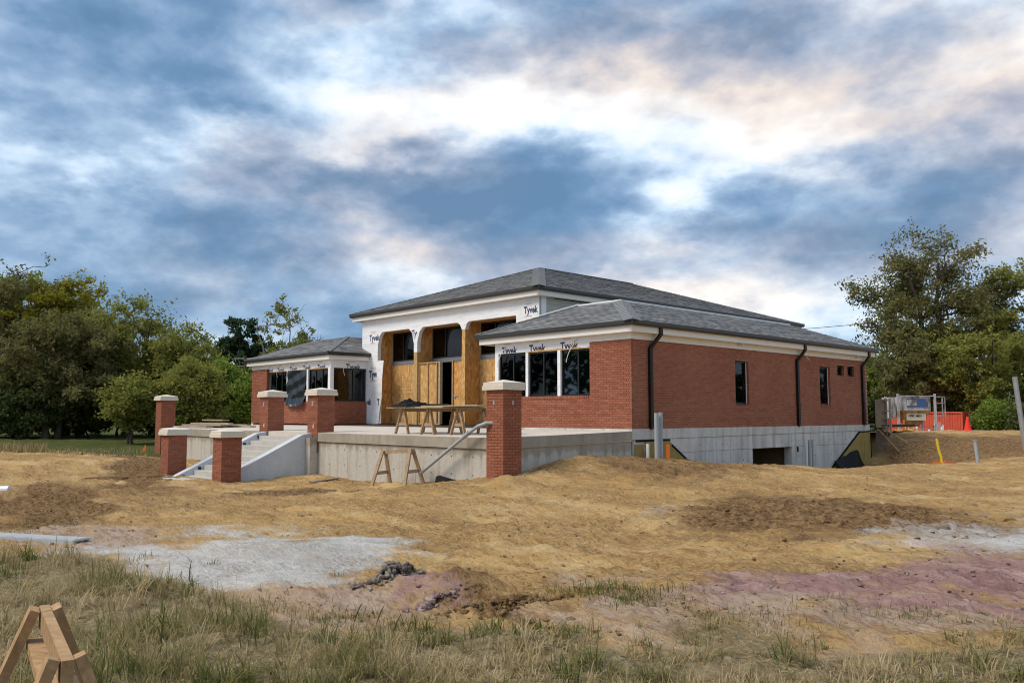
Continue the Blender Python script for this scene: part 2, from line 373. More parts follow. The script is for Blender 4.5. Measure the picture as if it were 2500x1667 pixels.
def _hop(h):
    n = h.noise(3.0, 6, .7, h.coord((1, 1, .4))); h.col(h.ramp(n, [(.38, (.14, .13, .135)), (.5, (.40, .40, .41)), (.65, (.60, .60, .60))]))
material('hopper_paint', _hop, .55, .4)
def _rust(h):
    n = h.noise(3.0, 6, .7); h.col(h.ramp(n, [(.35, (.20, .09, .03)), (.5, (.42, .27, .12)), (.7, (.52, .44, .33))]))
material('rust', _rust, .8, .2)
def _bark(a, b_):
    def f(h):
        n = h.noise(4, 6, .65, h.coord((1, 1, .25))); h.col(h.ramp(n, [(.3, a), (.7, b_)])); h.bump(n, .5, .03)
    return f
material('bark', _bark((.045, .035, .026), (.12, .095, .07)), .95, .1); material('bark_pale', _bark((.16, .145, .12), (.34, .31, .27)), .9, .1)
def leafmat(name, stops, tl=.45):
    def f(h):
        r = h.rnd(); c = h.ramp(r, stops); n = h.noise(.35, 3, .5); c = h.mix(h.ramp(n, [(.35, 0.0), (.7, .35)]), c, tuple(x * .75 for x in stops[0][1]))
        h.nt.nodes.remove(h.b); d = h.N('ShaderNodeBsdfDiffuse'); t = h.N('ShaderNodeBsdfTranslucent'); mx = h.N('ShaderNodeMixShader'); mx.inputs[0].default_value = tl
        h.L(c, d.inputs[0]); h.L(c, t.inputs[0]); h.L(d.outputs[0], mx.inputs[1]); h.L(t.outputs[0], mx.inputs[2]); h.L(mx.outputs[0], h.out.inputs[0])
    return material(name, f)
leafmat('leaf_green', [(0, (0.143, 0.213, 0.043)), (.35, (0.215, 0.287, 0.053)), (.7, (0.301, 0.368, 0.069)), (1, (0.158, 0.205, 0.049))])
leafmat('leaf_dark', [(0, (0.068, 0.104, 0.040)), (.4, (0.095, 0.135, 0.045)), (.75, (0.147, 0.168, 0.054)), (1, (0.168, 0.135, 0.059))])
leafmat('leaf_brown', [(0, (0.173, 0.173, 0.074)), (.35, (0.238, 0.218, 0.083)), (.65, (0.168, 0.210, 0.066)), (.85, (0.307, 0.218, 0.098)), (1, (0.152, 0.139, 0.066))])
leafmat('leaf_yellow', [(0, (0.248, 0.265, 0.038)), (.4, (0.353, 0.324, 0.046)), (.7, (0.454, 0.353, 0.054)), (1, (0.175, 0.216, 0.038))])
leafmat('leaf_olive', [(0, (0.214, 0.253, 0.060)), (.4, (0.287, 0.301, 0.072)), (.7, (0.371, 0.331, 0.088)), (1, (0.173, 0.201, 0.057))])
leafmat('leaf_far', [(0, (0.042, 0.077, 0.042)), (.5, (0.063, 0.105, 0.050)), (1, (0.084, 0.119, 0.056))])
def grassmat(name, stops, tl=.25):
    def f(h):
        at = h.N('ShaderNodeAttribute'); at.attribute_name = 'tint'; sp = h.N('ShaderNodeSeparateColor'); h.L(at.outputs['Color'], sp.inputs[0])
        c = h.ramp(sp.outputs[0], stops)
        h.nt.nodes.remove(h.b); d = h.N('ShaderNodeBsdfDiffuse'); t = h.N('ShaderNodeBsdfTranslucent'); mx = h.N('ShaderNodeMixShader'); mx.inputs[0].default_value = tl
        h.L(c, d.inputs[0]); h.L(c, t.inputs[0]); h.L(d.outputs[0], mx.inputs[1]); h.L(t.outputs[0], mx.inputs[2]); h.L(mx.outputs[0], h.out.inputs[0])
    return material(name, f)
grassmat('grass_blade', [(0, (.095, .125, .030)), (.25, (.17, .17, .058)), (.5, (.29, .24, .11)), (.75, (.43, .335, .18)), (1, (.54, .43, .26))], .35)
def _ground(h):
    at = h.N('ShaderNodeAttribute'); at.attribute_name = 'mask'; sp = h.N('ShaderNodeSeparateColor'); h.L(at.outputs['Color'], sp.inputs[0])
    brown, sand, mauve = sp.outputs[0], sp.outputs[1], sp.outputs[2]; grass = at.outputs['Alpha']
    a2 = h.N('ShaderNodeAttribute'); a2.attribute_name = 'mask2'; s2 = h.N('ShaderNodeSeparateColor'); h.L(a2.outputs['Color'], s2.inputs[0]); pinkish, damp = s2.outputs[0], s2.outputs[1]
    ob = h.coord(); rot = h.coord((.35, 1.6, 1), rot=(0, 0, -YAW))
    n0 = h.noise(.35, 5, .6, ob); n1 = h.noise(1.6, 7, .65, ob, .4); n2 = h.noise(11, 6, .68, ob); n3 = h.noise(2.6, 6, .65, rot, .6); n4 = h.noise(55, 3, .7, ob)
    al = h.coord((.30, 1.0, 1), rot=(0, 0, -YAW)); nm = h.noise(1.1, 6, .62, al, .5); n5 = h.noise(4.5, 6, .7, h.coord((.45, 1.7, 1), rot=(0, 0, -YAW)), .8); n6 = h.noise(26, 4, .7, h.coord((.7, 1.4, 1), rot=(0, 0, -YAW)))
    rough = h.ramp(nm, [(.42, 0.0), (.56, 1.0)]); fine = h.math('ADD', .38, h.math('MULTIPLY', rough, .62))
    c = h.ramp(n0, [(.32, (.50, .300, .112)), (.5, (.595, .385, .158)), (.68, (.67, .465, .220))])
    c = h.mix(h.math('MULTIPLY', h.ramp(n1, [(.48, 0.0), (.62, .75)]), 1.0), c, (.69, .50, .262))
    c = h.mix(h.math('MULTIPLY', rough, .52), c, (.42, .255, .104))
    c = h.mix(h.math('MULTIPLY', h.ramp(n5, [(.50, 0.0), (.60, .85)]), fine), c, (.30, .172, .068))
    c = h.mix(h.math('MULTIPLY', h.ramp(n2, [(.50, 0.0), (.62, .6)]), fine), c, (.27, .152, .060))
    c = h.mix(h.math('MULTIPLY', h.ramp(n6, [(.52, 0.0), (.62, .6)]), fine), c, (.235, .130, .052))
    c = h.mix(h.math('MULTIPLY', h.ramp(n6, [(.38, .5), (.46, 0.0)]), rough), c, (.62, .44, .23))
    def edge(m, lo, hi, k=.55): return h.ramp(h.math('ADD', m, h.math('MULTIPLY', h.math('SUBTRACT', h.math('ADD', h.math('MULTIPLY', n1, .45), h.math('ADD', h.math('MULTIPLY', n2, .30), h.math('MULTIPLY', n3, .25))), .5), k * 2.1)), [(lo, 0.0), (hi, 1.0)])
    br = h.ramp(n2, [(.40, (.095, .050, .022)), (.5, (.195, .110, .048)), (.58, (.33, .205, .10))]); br = h.mix(h.ramp(n6, [(.40, .6), (.47, 0.0)]), br, (.36, .225, .105)); c = h.mix(edge(brown, .22, .60, 1.3), c, br)
    sd = h.ramp(n1, [(.3, (.50, .47, .44)), (.55, (.64, .62, .59)), (.75, (.72, .705, .68))]); sd = h.mix(h.ramp(n2, [(.5, 0.0), (.7, .6)]), sd, (.40, .345, .28)); sd = h.mix(h.ramp(n5, [(.52, 0.0), (.68, .5)]), sd, (.42, .37, .31)); c = h.mix(edge(sand, .25, .75, 1.3), c, sd)
    pk = h.ramp(n1, [(.3, (.46, .325, .225)), (.7, (.60, .46, .36))]); pk = h.mix(h.ramp(n5, [(.50, 0.0), (.62, .75)]), pk, (.29, .18, .115)); c = h.mix(edge(pinkish, .3, .8, 1.2), c, pk)
    mv = h.ramp(n3, [(.3, (.29, .155, .145)), (.5, (.42, .250, .230)), (.7, (.57, .40, .355))]); mv = h.mix(h.ramp(n5, [(.50, 0.0), (.66, .7)]), mv, (.19, .115, .105)); mv = h.mix(h.ramp(n2, [(.52, 0.0), (.72, .6)]), mv, (.19, .11, .10)); c = h.mix(edge(mauve, .30, .90, 1.5), c, mv)
    gr = h.ramp(n2, [(.38, (.14, .11, .058)), (.5, (.25, .20, .11)), (.62, (.38, .30, .175))]); gr = h.mix(h.ramp(n6, [(.40, .6), (.48, 0.0)]), gr, (.42, .34, .21)); c = h.mix(edge(grass, .3, .75, 1.0), c, gr)
    lw = h.ramp(n1, [(.3, (.045, .070, .016)), (.7, (.085, .105, .028))]); c = h.mix(edge(damp, .4, .65, .5), c, lw)
    c = h.mix(h.math('MULTIPLY', h.ramp(n4, [(.5, 0.0), (.75, 1.0)]), .22), c, (.24, .155, .07))
    vo = h.N('ShaderNodeTexVoronoi'); vo.inputs['Scale'].default_value = 17; h.L(h.coord((.7, 1.5, 1), rot=(0, 0, -YAW)), vo.inputs['Vector']); vd = vo.outputs['Distance']
    big = h.ramp(h.noise(.9, 4, .6, ob), [(.42, 0.0), (.62, 1.0)])
    c = h.mix(h.math('MULTIPLY', h.ramp(vd, [(.35, 0.0), (.75, 1.0)]), h.math('MULTIPLY', big, .38)), c, (.25, .15, .065))
    h.col(c); hh = h.math('ADD', h.math('MULTIPLY', n2, .8), h.math('ADD', h.math('MULTIPLY', n4, .3), h.math('ADD', h.math('ADD', h.math('MULTIPLY', n5, .6), h.math('MULTIPLY', h.math('MULTIPLY', n6, fine), .6)), h.math('MULTIPLY', h.math('MULTIPLY', vd, big), -.35)))); h.bump(hh, 1.0, .07)
material('soil', _ground, .95, .1)
def clodmat(name, stops):
    def f(h):
        r = h.rnd(); n = h.noise(45, 5, .7); h.col(h.mix(h.math('MULTIPLY', n, .4), h.ramp(r, stops), stops[0][1])); h.bump(n, 1.0, .03)
    return material(name, f, .95, .1)
clodmat('clod_brown', [(0, (.17, .10, .045)), (.5, (.27, .165, .075)), (1, (.38, .25, .12))])
clodmat('clod_tan', [(0, (.30, .185, .08)), (.5, (.40, .26, .115)), (1, (.50, .35, .17))])
clodmat('clod_grey', [(0, (.20, .155, .125)), (.5, (.34, .285, .24)), (1, (.50, .455, .41))])
clodmat('clod_mauve', [(0, (.30, .20, .185)), (.5, (.41, .29, .27)), (1, (.53, .42, .385))])

# ================================================================== GROUND
_perm = np.random.default_rng(3).permutation(512)
def _h2(ix, iy, seed):
    return _perm[(_perm[(ix + seed * 37) & 511] + iy) & 511]
_gr = np.stack([np.cos(np.arange(512) * 2.39996), np.sin(np.arange(512) * 2.39996)], -1)
def perlin(x, y, seed=0):
    x = np.asarray(x, float); y = np.asarray(y, float); x0 = np.floor(x).astype(int); y0 = np.floor(y).astype(int); fx = x - x0; fy = y - y0
    u = fx * fx * fx * (fx * (fx * 6 - 15) + 10); v = fy * fy * fy * (fy * (fy * 6 - 15) + 10)
    def g(ix, iy, dx, dy):
        q = _gr[_h2(ix, iy, seed)]; return q[..., 0] * dx + q[..., 1] * dy
    a = g(x0, y0, fx, fy); b = g(x0+1, y0, fx-1, fy); c = g(x0, y0+1, fx, fy-1); d = g(x0+1, y0+1, fx-1, fy-1)
    return (a + u * (b - a)) * (1 - v) + (c + u * (d - c)) * v
def sstep(a, b, x):
    t = np.clip((x - a) / (b - a), 0, 1); return t * t * (3 - 2 * t)
CP = []
for px, D, z in [(-900, 3, -1.2), (300, 3, -1.2), (1250, 3, -1.2), (2200, 3, -1.2), (3400, 3, -1.2),
        (-500, 6, -1.24), (300, 6, -1.25), (1250, 6, -1.25), (2200, 6, -1.22), (3000, 6, -1.15),
        (-300, 9, -1.30), (600, 9, -1.33), (1250, 9, -1.30), (1900, 9, -1.25), (2700, 9, -1.15),
        (-300, 14, -1.40), (300, 14, -1.42), (700, 14, -1.40), (1250, 14, -1.34), (1800, 14, -1.22), (2400, 14, -1.2), (2900, 14, -1.1),
        (0, 19, -1.42), (400, 19, -1.45), (800, 19, -1.42), (1500, 19, -1.02), (1800, 19, -.98), (2100, 19, -1.12), (2500, 19, -1.15),
        (1450, 22, -.85), (1600, 21.5, -.86), (1800, 21.5, -.90), (1950, 22, -1.0), (2100, 23, -1.15), (2250, 23, -1.22), (2500, 22, -1.1),
        (2200, 28, -1.3), (2350, 28, -1.25), (2500, 28, -.95), (2180, 32.5, -.62), (2300, 33, -.5), (2450, 33, -.5), (2600, 33, -.45), (2200, 40, -.45), (2400, 40, -.4), (2600, 40, -.4), (2900, 33, -.5),
        (0, 26, -1.15), (150, 26, -1.1), (300, 27, -1.15), (-200, 30, -.95), (0, 30, -.95), (150, 30, -1.0), (330, 30, -1.1), (0, 38, -1.1), (300, 38, -1.2), (0, 50, -.95), (300, 50, -1.0), (500, 45, -1.1), (-400, 50, -.95),
        (0, 75, -1.0), (600, 75, -1.2), (1250, 75, -1.0), (2000, 75, -.8), (2400, 75, -.8), (2900, 70, -.5), (2320, 57, -1.6), (2200, 52, -.8), (2450, 55, -1.0)]:
    q = pol(px, D); CP.append((q[0], q[1], z))
CP += [(.3, -5.4, -1.08), (-2, -5.4, -1.3), (-4, -5.4, -1.42), (-6.5, -5.4, -1.47), (-8, -7.9, -1.45), (-12, -7.9, -1.5), (-10, -9, -1.46), (-14, -5.5, -1.35), (-18, -5.5, -1.3), (-21, -5.5, -1.2), (-24, -3, -1.1),
       (.6, -.5, -.66), (.6, -1.8, -.64), (.6, -3.0, -.68), (.5, -4.2, -1.0), (1.0, 1.0, -.82), (.6, 2.0, -1.05), (.3, 4, -1.6), (.3, 8, -1.68), (.3, 11.5, -1.62), (2.8, 4, -1.05), (2.8, 8, -1.2), (2.8, 12, -1.4), (.5, 14.6, -1.35), (2.2, 16, -.85), (-3, 18, -.5), (4, 18.5, -.55), (1.6, -2.6, -.78)]
CP = np.array(CP); _c = 1.2
_d = np.sqrt(((CP[:, None, :2] - CP[None, :, :2]) ** 2).sum(-1) + _c * _c)
_A = np.zeros((len(CP) + 1, len(CP) + 1)); _A[:-1, :-1] = _d - .12 * np.eye(len(CP)); _A[-1, :-1] = 1; _A[:-1, -1] = 1
_w = np.linalg.solve(_A, np.append(CP[:, 2], 0))
def gmacro(x, y):
    x = np.asarray(x, float); y = np.asarray(y, float); sh = x.shape; x = x.ravel(); y = y.ravel(); z = np.full(x.shape, _w[-1])
    for k in range(len(CP)): z += _w[k] * np.sqrt((x - CP[k, 0]) ** 2 + (y - CP[k, 1]) ** 2 + _c * _c)
    rr = np.hypot(x - CAM[0], y - CAM[1]); t = sstep(60, 95, rr)
    return (np.clip(z, -2.2, .2) * (1 - t) + (-.9) * t).reshape(sh)
def patch(px, py, rx, ry, amp=1.0):
    c = onax(px, py, 2, -1.25); a = onax(px + rx, py, 2, -1.25) - c; b = onax(px, py - ry, 2, -1.25) - c
    return (c[:2], np.linalg.inv(np.array([a[:2], b[:2]]).T), amp)
PT = {'brown': [patch(*p) for p in [(110, 1215, 140, 34), (350, 1135, 70, 30), (1890, 1262, 250, 36, .85), (2150, 1288, 230, 36, .85), (1600, 1178, 230, 20, .6), (1240, 1478, 110, 26), (700, 1182, 150, 8), (2350, 1310, 120, 25, .7), (170, 1250, 120, 20, .8), (1700, 1175, 200, 14, .6)]],
      'sand': [patch(*p) for p in [(600, 1368, 310, 52), (800, 1352, 160, 34), (330, 1330, 210, 22), (2400, 1335, 200, 42, .75), (560, 1272, 150, 14, .6), (720, 1312, 180, 18, .9), (1560, 1250, 70, 10, .4)]],
      'mauve': [patch(*p) for p in [(2060, 1440, 360, 46, 1.15), (2380, 1425, 190, 60, 1.2), (1880, 1478, 230, 20, .8), (2320, 1515, 240, 32), (800, 1448, 240, 18, .45), (1110, 1438, 100, 34), (1270, 1385, 50, 14, .4), (2150, 1392, 200, 20, .8)]],
      'pink': [patch(*p) for p in [(750, 1480, 380, 50, .8), (1650, 1500, 420, 55, .75), (1300, 1545, 500, 40, .55), (2300, 1560, 320, 45), (200, 1290, 330, 34, .8), (1450, 1420, 160, 22, .6), (1950, 1500, 350, 40)]]}
def mask(name, x, y):
    m = np.zeros(np.shape(x))
    wx = perlin(x * .5, y * .5, 5) * 1.0 + perlin(x * 1.9, y * 1.9, 6) * .45; wy = perlin(x * .5, y * .5, 7) * 1.0 + perlin(x * 1.9, y * 1.9, 8) * .45
    wx = wx + perlin(x * 5, y * 5, 17) * .14; wy = wy + perlin(x * 5, y * 5, 18) * .14
    for c, inv, amp in PT[name]:
        dx = x + wx - c[0]; dy = y + wy - c[1]; u = inv[0, 0] * dx + inv[0, 1] * dy; v = inv[1, 0] * dx + inv[1, 1] * dy
        m = np.maximum(m, amp * np.exp(-(u * u + v * v) ** 1.2 * .8))
    return m
# far edge of the rough grass, as a line on the ground
GE = np.array([onax(a, b, 2, -1.25)[:2] for a, b in [(-900, 1300), (-300, 1300), (0, 1322), (250, 1350), (450, 1405), (560, 1445), (700, 1490), (900, 1525), (1200, 1560), (1400, 1530), (1700, 1555), (1900, 1545), (2200, 1540), (2500, 1570), (2900, 1570), (3500, 1560)]])
_ga = np.arctan2((GE - CAM[:2]) @ RT[:2], (GE - CAM[:2]) @ FH[:2]); _gd = np.linalg.norm(GE - CAM[:2], axis=1)
def grassmask(x, y):
    dx = x - CAM[0]; dy = y - CAM[1]; a = np.arctan2(dx * RT[0] + dy * RT[1], dx * FH[0] + dy * FH[1]); r = np.hypot(dx, dy)
    g = np.interp(a, _ga, _gd); return sstep(g + .5, g - .9, r + perlin(x * .9, y * .9, 21) * 1.3)
MOUNDS = [(*onax(1110, 1440, 2, -1.25)[:2], .42, .20), (*onax(960, 1415, 2, -1.25)[:2], .40, .12), (*onax(640, 1345, 2, -1.3)[:2], 1.1, .12), (*onax(840, 1335, 2, -1.3)[:2], .9, .10), (*onax(1900, 1255, 2, -1.2)[:2], 2.6, .08), (*onax(2180, 1270, 2, -1.2)[:2], 2.0, .08), (*onax(2330, 1385, 2, -1.2)[:2], .9, .08), (*onax(130, 1205, 2, -1.4)[:2], 1.9, .20), (*onax(740, 1165, 2, -1.45)[:2], .9, .10), (-6.4, -5.7, .5, .12), (-3.0, -5.6, .35, .12), (.9, -5.5, .35, .16)]
def gz(x, y, det=1.0):
    x = np.asarray(x, float); y = np.asarray(y, float); z = gmacro(x, y); r = np.hypot(x - CAM[0], y - CAM[1])
    for cx, cy, rr, h in MOUNDS: z = z + h * np.exp(-((x - cx) ** 2 + (y - cy) ** 2) / (rr * rr))
    fade = 1 - sstep(45, 80, r); br = .8 * mask('brown', x, y) + .35 * mask('mauve', x, y); sd = mask('sand', x, y)
    a = RT[0] * x + RT[1] * y; b = FH[0] * x + FH[1] * y
    n = perlin(x * .45, y * .45, 1) * .07 + perlin(x * 1.3, y * 1.3, 2) * .06 + perlin(a * .9, b * 3.2, 9) * .055 + perlin(a * 2.2, b * 7.5, 19) * .045
    n2 = perlin(x * 3.7, y * 3.7, 3) * .035 + perlin(x * 9.5, y * 9.5, 4) * .026 + np.abs(perlin(x * 6.5, y * 6.5, 22)) * .03
    cl = (np.abs(perlin(x * 3.1, y * 3.1, 14)) * .10 + np.abs(perlin(x * 5.5, y * 5.5, 12)) * .15 + np.abs(perlin(x * 12, y * 12, 13)) * .10 - .05) * np.clip(br, 0, 1)
    return z + fade * det * (n * (1 - .3 * sd) + n2 * (1 - .65 * sd) + cl + tracks(x, y))
TRK = []
for pts in ([(2600, 1165, -1.15), (2200, 1172, -1.15), (1900, 1165, -1.0), (1600, 1160, -.95)], [(2600, 1215, -1.2), (2250, 1205, -1.2), (1950, 1195, -1.1), (1650, 1190, -1.0), (1400, 1200, -1.1)], [(1900, 1330, -1.25), (1500, 1290, -1.28), (1200, 1275, -1.3), (900, 1240, -1.38), (600, 1200, -1.42)], [(1800, 1400, -1.25), (1450, 1335, -1.28), (1150, 1310, -1.3), (850, 1265, -1.38), (500, 1215, -1.42)]):
    q = [onax(*p[:2], 2, p[2])[:2] for p in pts]
    for i in range(len(q) - 1): TRK.append((q[i], q[i+1]))
def tracks(x, y):
    # tyre ruts: shallow grooves with lug bars
    out = np.zeros(np.shape(x)); wob = perlin(x * .3, y * .3, 61) * .5
    for a, b in TRK:
        d = b - a; L = np.linalg.norm(d); d = d / L; t = (x - a[0]) * d[0] + (y - a[1]) * d[1]; s = (x - a[0]) * -d[1] + (y - a[1]) * d[0] + wob
        k = np.exp(-(s / .20) ** 4) * (t > 0) * (t < L); out += k * (-.035 + .026 * np.sin((t + np.abs(s) * .5) * 2 * np.pi / .21)) + .032 * np.exp(-((np.abs(s) - .26) / .06) ** 2) * (t > 0) * (t < L)
    return out
def gz1(x, y): return float(gz(np.array([x]), np.array([y]))[0])
def build_ground():
    th = np.concatenate([np.radians(np.linspace(-40, 40, 395)), np.radians(np.linspace(44, 316, 62))])
    rad = np.concatenate([[.05, .5], np.geomspace(.9, 62, 505), np.geomspace(64, 1500, 40)])
    T, Q = np.meshgrid(th, rad); dx = Q * (np.cos(T) * FH[0] + np.sin(T) * RT[0]); dy = Q * (np.cos(T) * FH[1] + np.sin(T) * RT[1])
    X = CAM[0] + dx; Y = CAM[1] + dy; Z = gz(X, Y)
    nr, nc = X.shape; v = np.stack([X, Y, Z], -1).reshape(-1, 3)
    i, j = np.meshgrid(np.arange(nr - 1), np.arange(nc), indexing='ij'); j2 = (j + 1) % nc
    f = np.stack([i * nc + j, (i) * nc + j2, (i + 1) * nc + j2, (i + 1) * nc + j], -1).reshape(-1, 4)
    x, y = v[:, 0], v[:, 1]; r = np.hypot(x - CAM[0], y - CAM[1])
    wx = (x - CAM[0]) * RT[0] + (y - CAM[1]) * RT[1]; wf = (x - CAM[0]) * FH[0] + (y - CAM[1]) * FH[1]
    lawn = sstep(31.5, 33.5, wf + perlin(x * .5, y * .5, 31) * 1.0) * (1 - sstep(-11, -9, wx / np.maximum(wf, 1) * 30)); lawn = np.maximum(lawn, sstep(48, 56, wf)); lawn = np.maximum(lawn, sstep(60, 70, r))
    br = mask('brown', x, y); mf = np.exp(-((wf - 31) / 3.0) ** 2) * sstep(.42, .46, wx / np.maximum(wf, 1)) * .9; br = np.maximum(br, mf)
    br = np.maximum(br, np.exp(-((x - .5) / 1.3) ** 2) * sstep(1.5, 3, y) * sstep(15, 13, y) * .9)
    m1 = np.stack([br, mask('sand', x, y), mask('mauve', x, y), grassmask(x, y)], -1); m2 = np.stack([mask('pink', x, y), lawn, 0 * x, 0 * x + 1], -1)
    o = npmesh('ground', v, f, 'soil', smooth=True, attrs={'mask': ('POINT', m1), 'mask2': ('POINT', m2)}); o['kind'] = 'structure'; return o
build_ground()

# ================================================================== THE BUILDING
H = 36 * .0677; BC = .0677
B = thing('brick_building', 'single storey red brick building under construction with grey hipped roofs and white house wrap', 'building', (-11.2, 7.2, 0.0))
_unit = {}
def unit_box(key, l, d, h, mat):
    if key not in _unit:
        me = bpy.data.meshes.new(key); b = MB().box(-l/2, l/2, -d, 0, -h/2, h/2); me.from_pydata(b.v, [], b.f); me.materials.append(MT[mat]); _unit[key] = me
    return _unit[key]
def place(name, me, mw, parent):
    o = bpy.data.objects.new(name, me); COL.objects.link(o); o.parent = parent
    m = mw.copy(); off = org(parent); m.translation = m.translation - Vector(off); o.matrix_local = m; return o
def frame_m(c, e, n):
    e = Vector(e); n = Vector(n); return Matrix.Translation(Vector(c)) @ Matrix((( e.x, n.x, 0, 0), (e.y, n.y, 0, 0), (e.z, n.z, 1, 0), (0, 0, 0, 1)))
BL, BH_ = .194, .0565
def brick_face(parent, o, e, n, L, z0, nc, holes=(), ins_even=(0, 0), ins_odd=(0, 0), single=None, bulk=None, L0=BL):
    """running bond bricks over the face o + a*e, outward n; holes = (a0,a1,z0,z1). single(a,z) -> own object, else into bulk"""
    o = np.asarray(o, float); e = np.asarray(e, float); n = np.asarray(n, float); step = L0 + .0095
    for k in range(nc):
        za = z0 + k * BC + .004; zb = za + BH_; zm = (za + zb) / 2
        i0, i1 = ins_odd if k % 2 else ins_even
        segs = [(i0, L - i1)]
        for (a0, a1, h0, h1) in holes:
            if zm > h0 and zm < h1:
                ns = []
                for s0, s1 in segs:
                    if a1 <= s0 or a0 >= s1: ns.append((s0, s1)); continue
                    if a0 > s0: ns.append((s0, a0))
                    if a1 < s1: ns.append((a1, s1))
                segs = ns
        ph = (step / 2 if k % 2 else 0.0)
        for s0, s1 in segs:
            a = math.floor((s0 - ph) / step) * step + ph
            while a < s1 - .01:
                b0 = max(a, s0); b1 = min(a + L0, s1); a += step
                if b1 - b0 < .006: continue
                c = o + e * ((b0 + b1) / 2) + np.array([0, 0, zm]) + n * (.008 + random.uniform(-.0015, .0015))
                if single and b1 - b0 > L0 - .002 and single((b0 + b1) / 2, zm):
                    place('brick', unit_box('brick_%d' % round(L0 * 1000), L0, .09, BH_, 'brick'), frame_m(c, e, n), parent)
                else:
                    q = c - e * ((b1 - b0) / 2) - n * .09 - np.array([0, 0, BH_ / 2])
                    bulk.obox(q, e * (b1 - b0), n * .09, (0, 0, BH_))
def cells(a0, a1, z0, z1, holes):
    """rectangles that fill a0..a1 x z0..z1 outside the holes"""
    A = sorted({a0, a1, *[min(max(h[i], a0), a1) for h in holes for i in (0, 1)]}); Z = sorted({z0, z1, *[min(max(h[i], z0), z1) for h in holes for i in (2, 3)]}); out = []
    for i in range(len(A) - 1):
        run = None
        for j in range(len(Z) - 1):
            am, zm = (A[i] + A[i+1]) / 2, (Z[j] + Z[j+1]) / 2
            if any(h[0] < am < h[1] and h[2] < zm < h[3] for h in holes):
                if run: out.append((A[i], A[i+1], *run)); run = None
            else: run = (run[0], Z[j+1]) if run else (Z[j], Z[j+1])
        if run: out.append((A[i], A[i+1], *run))
    return out
def wall_x(mb, x0, x1, y0, y1, z0, z1, holes=()):
    for a, b, c, d in cells(x0, x1, z0, z1, holes): mb.box(a, b, y0, y1, c, d)
    return mb
def wall_y(mb, y0, y1, x0, x1, z0, z1, holes=()):
    for a, b, c, d in cells(y0, y1, z0, z1, holes): mb.box(x0, x1, a, b, c, d)
    return mb

SILL0, SILL1, HEAD = .85, .93, 2.28
RWX = -5.55; LWL, LWR = -22.475, -15.55; D1, D2 = 1.76, 2.48
MXL, MXR = -15.95, -5.29; LS = 14.41
# --- openings
RW_W = [(-5.37, -4.13), (-4.02, -2.78), (-2.65, -1.50)]
LW_W = [(-20.75, -19.19), (-19.06, -17.48), (-17.34, -15.74)]
SIDE = [(5.12, 5.90, .71, 2.07), (10.62, 11.40, .74, 2.09), (11.94, 12.51, 1.82, 2.20), (12.76, 13.35, 1.82, 2.20)]
# --- brick walls
bulk = MB()
bw = MB(); wall_x(bw, RWX, 0, 0, .09, 0, H, [(RWX - 1, -1.488, SILL1 - .012, 9)])
bw = bw.build('brick_wall', 'mortar_front', B)
cnt = [0]
def near(a, z):
    cnt[0] += 1; return cnt[0] <= 300
# the corner pier gets its bricks one by one, top to bottom
brick_face(bw, (RWX, 0, 0), (1, 0, 0), (0, -1, 0), -RWX, 0, 36, [(-1, -1.50 - RWX, SILL0, 9)], (0, -.008), (0, .10), lambda a, z: a > -RWX - 1.58 and near(a, z), bulk)
bulk.build('brickwork', 'brick', bw, kind='stuff')
rl = MB()
x = RWX + .02
while x < -1.56: rl.box(x, x + .058, -.022, .07, SILL0 + .004, SILL1); x += .0677
rl.build('sill', 'brick', B)
bulk = MB(); sw_ = MB(); wall_y(sw_, .09, LS, -.09, 0, 0, H, [(a - .012, b + .012, c - .012, d + .012) for a, b, c, d in SIDE]); sw_ = sw_.build('brick_wall', 'mortar', B)
brick_face(sw_, (0, 0, 0), (0, 1, 0), (1, 0, 0), LS, 0, 36, [(a, b, c - .09, d) if d - c > .6 else (a, b, c, d) for a, b, c, d in SIDE] + [(5.085, 5.10, 0, H)], (.10, -.008), (-.008, .10), None, bulk)
brick_face(sw_, (0, LS, 0), (-1, 0, 0), (0, 1, 0), 5.0, 0, 36, [], (-.008, 0), (.10, 0), None, bulk)
bulk.build('brickwork', 'brick', sw_, kind='stuff')
for (a, b, c, d) in SIDE:
    if d - c > .6:
        rl = MB(); y = a
        while y < b - .05: rl.box(-.07, .022, y, y + .058, c - .085, c - .004); y += .0677
        rl.build('sill', 'brick', B)
# left wing brick
bulk = MB(); lb = MB(); wall_x(lb, LWL, LWR, 0, .09, 0, H, [(-21.042, LWR + 1, SILL1 - .012, 9)]); lb.box(LWR - .09, LWR, .09, D1, 0, SILL1 - .012); lb = lb.build('brick_wall', 'mortar_front', B)
brick_face(lb, (LWL, 0, 0), (1, 0, 0), (0, -1, 0), LWR - LWL, 0, 36, [(-21.03 - LWL, 99, SILL0, 9)], (-.008, -.008), (.10, .10), None, bulk)
brick_face(lb, (LWR, 0, 0), (0, 1, 0), (1, 0, 0), D1, 0, 12, [], (.10, 0), (-.008, 0), None, bulk)
brick_face(lb, (-21.03, 0, 0), (0, 1, 0), (1, 0, 0), .22, 0, 36, [(-1, 1, 0, SILL0)], (.095, 0), (0, 0), None, bulk)
brick_face(lb, (LWL, 0, 0), (0, 1, 0), (-1, 0, 0), 6.0, 0, 36, [], (.10, 0), (-.008, 0), None, bulk)
bulk.build('brickwork', 'brick', lb, kind='stuff')
rl = MB(); x = -21.0
while x < LWR - .04: rl.box(x, x + .058, -.022, .07, SILL0 + .004, SILL1); x += .0677
y = .03
while y < D1 - .06: rl.box(LWR - .07, LWR + .022, y, y + .058, SILL0 + .004, SILL1); y += .0677
rl.build('sill', 'brick', B)
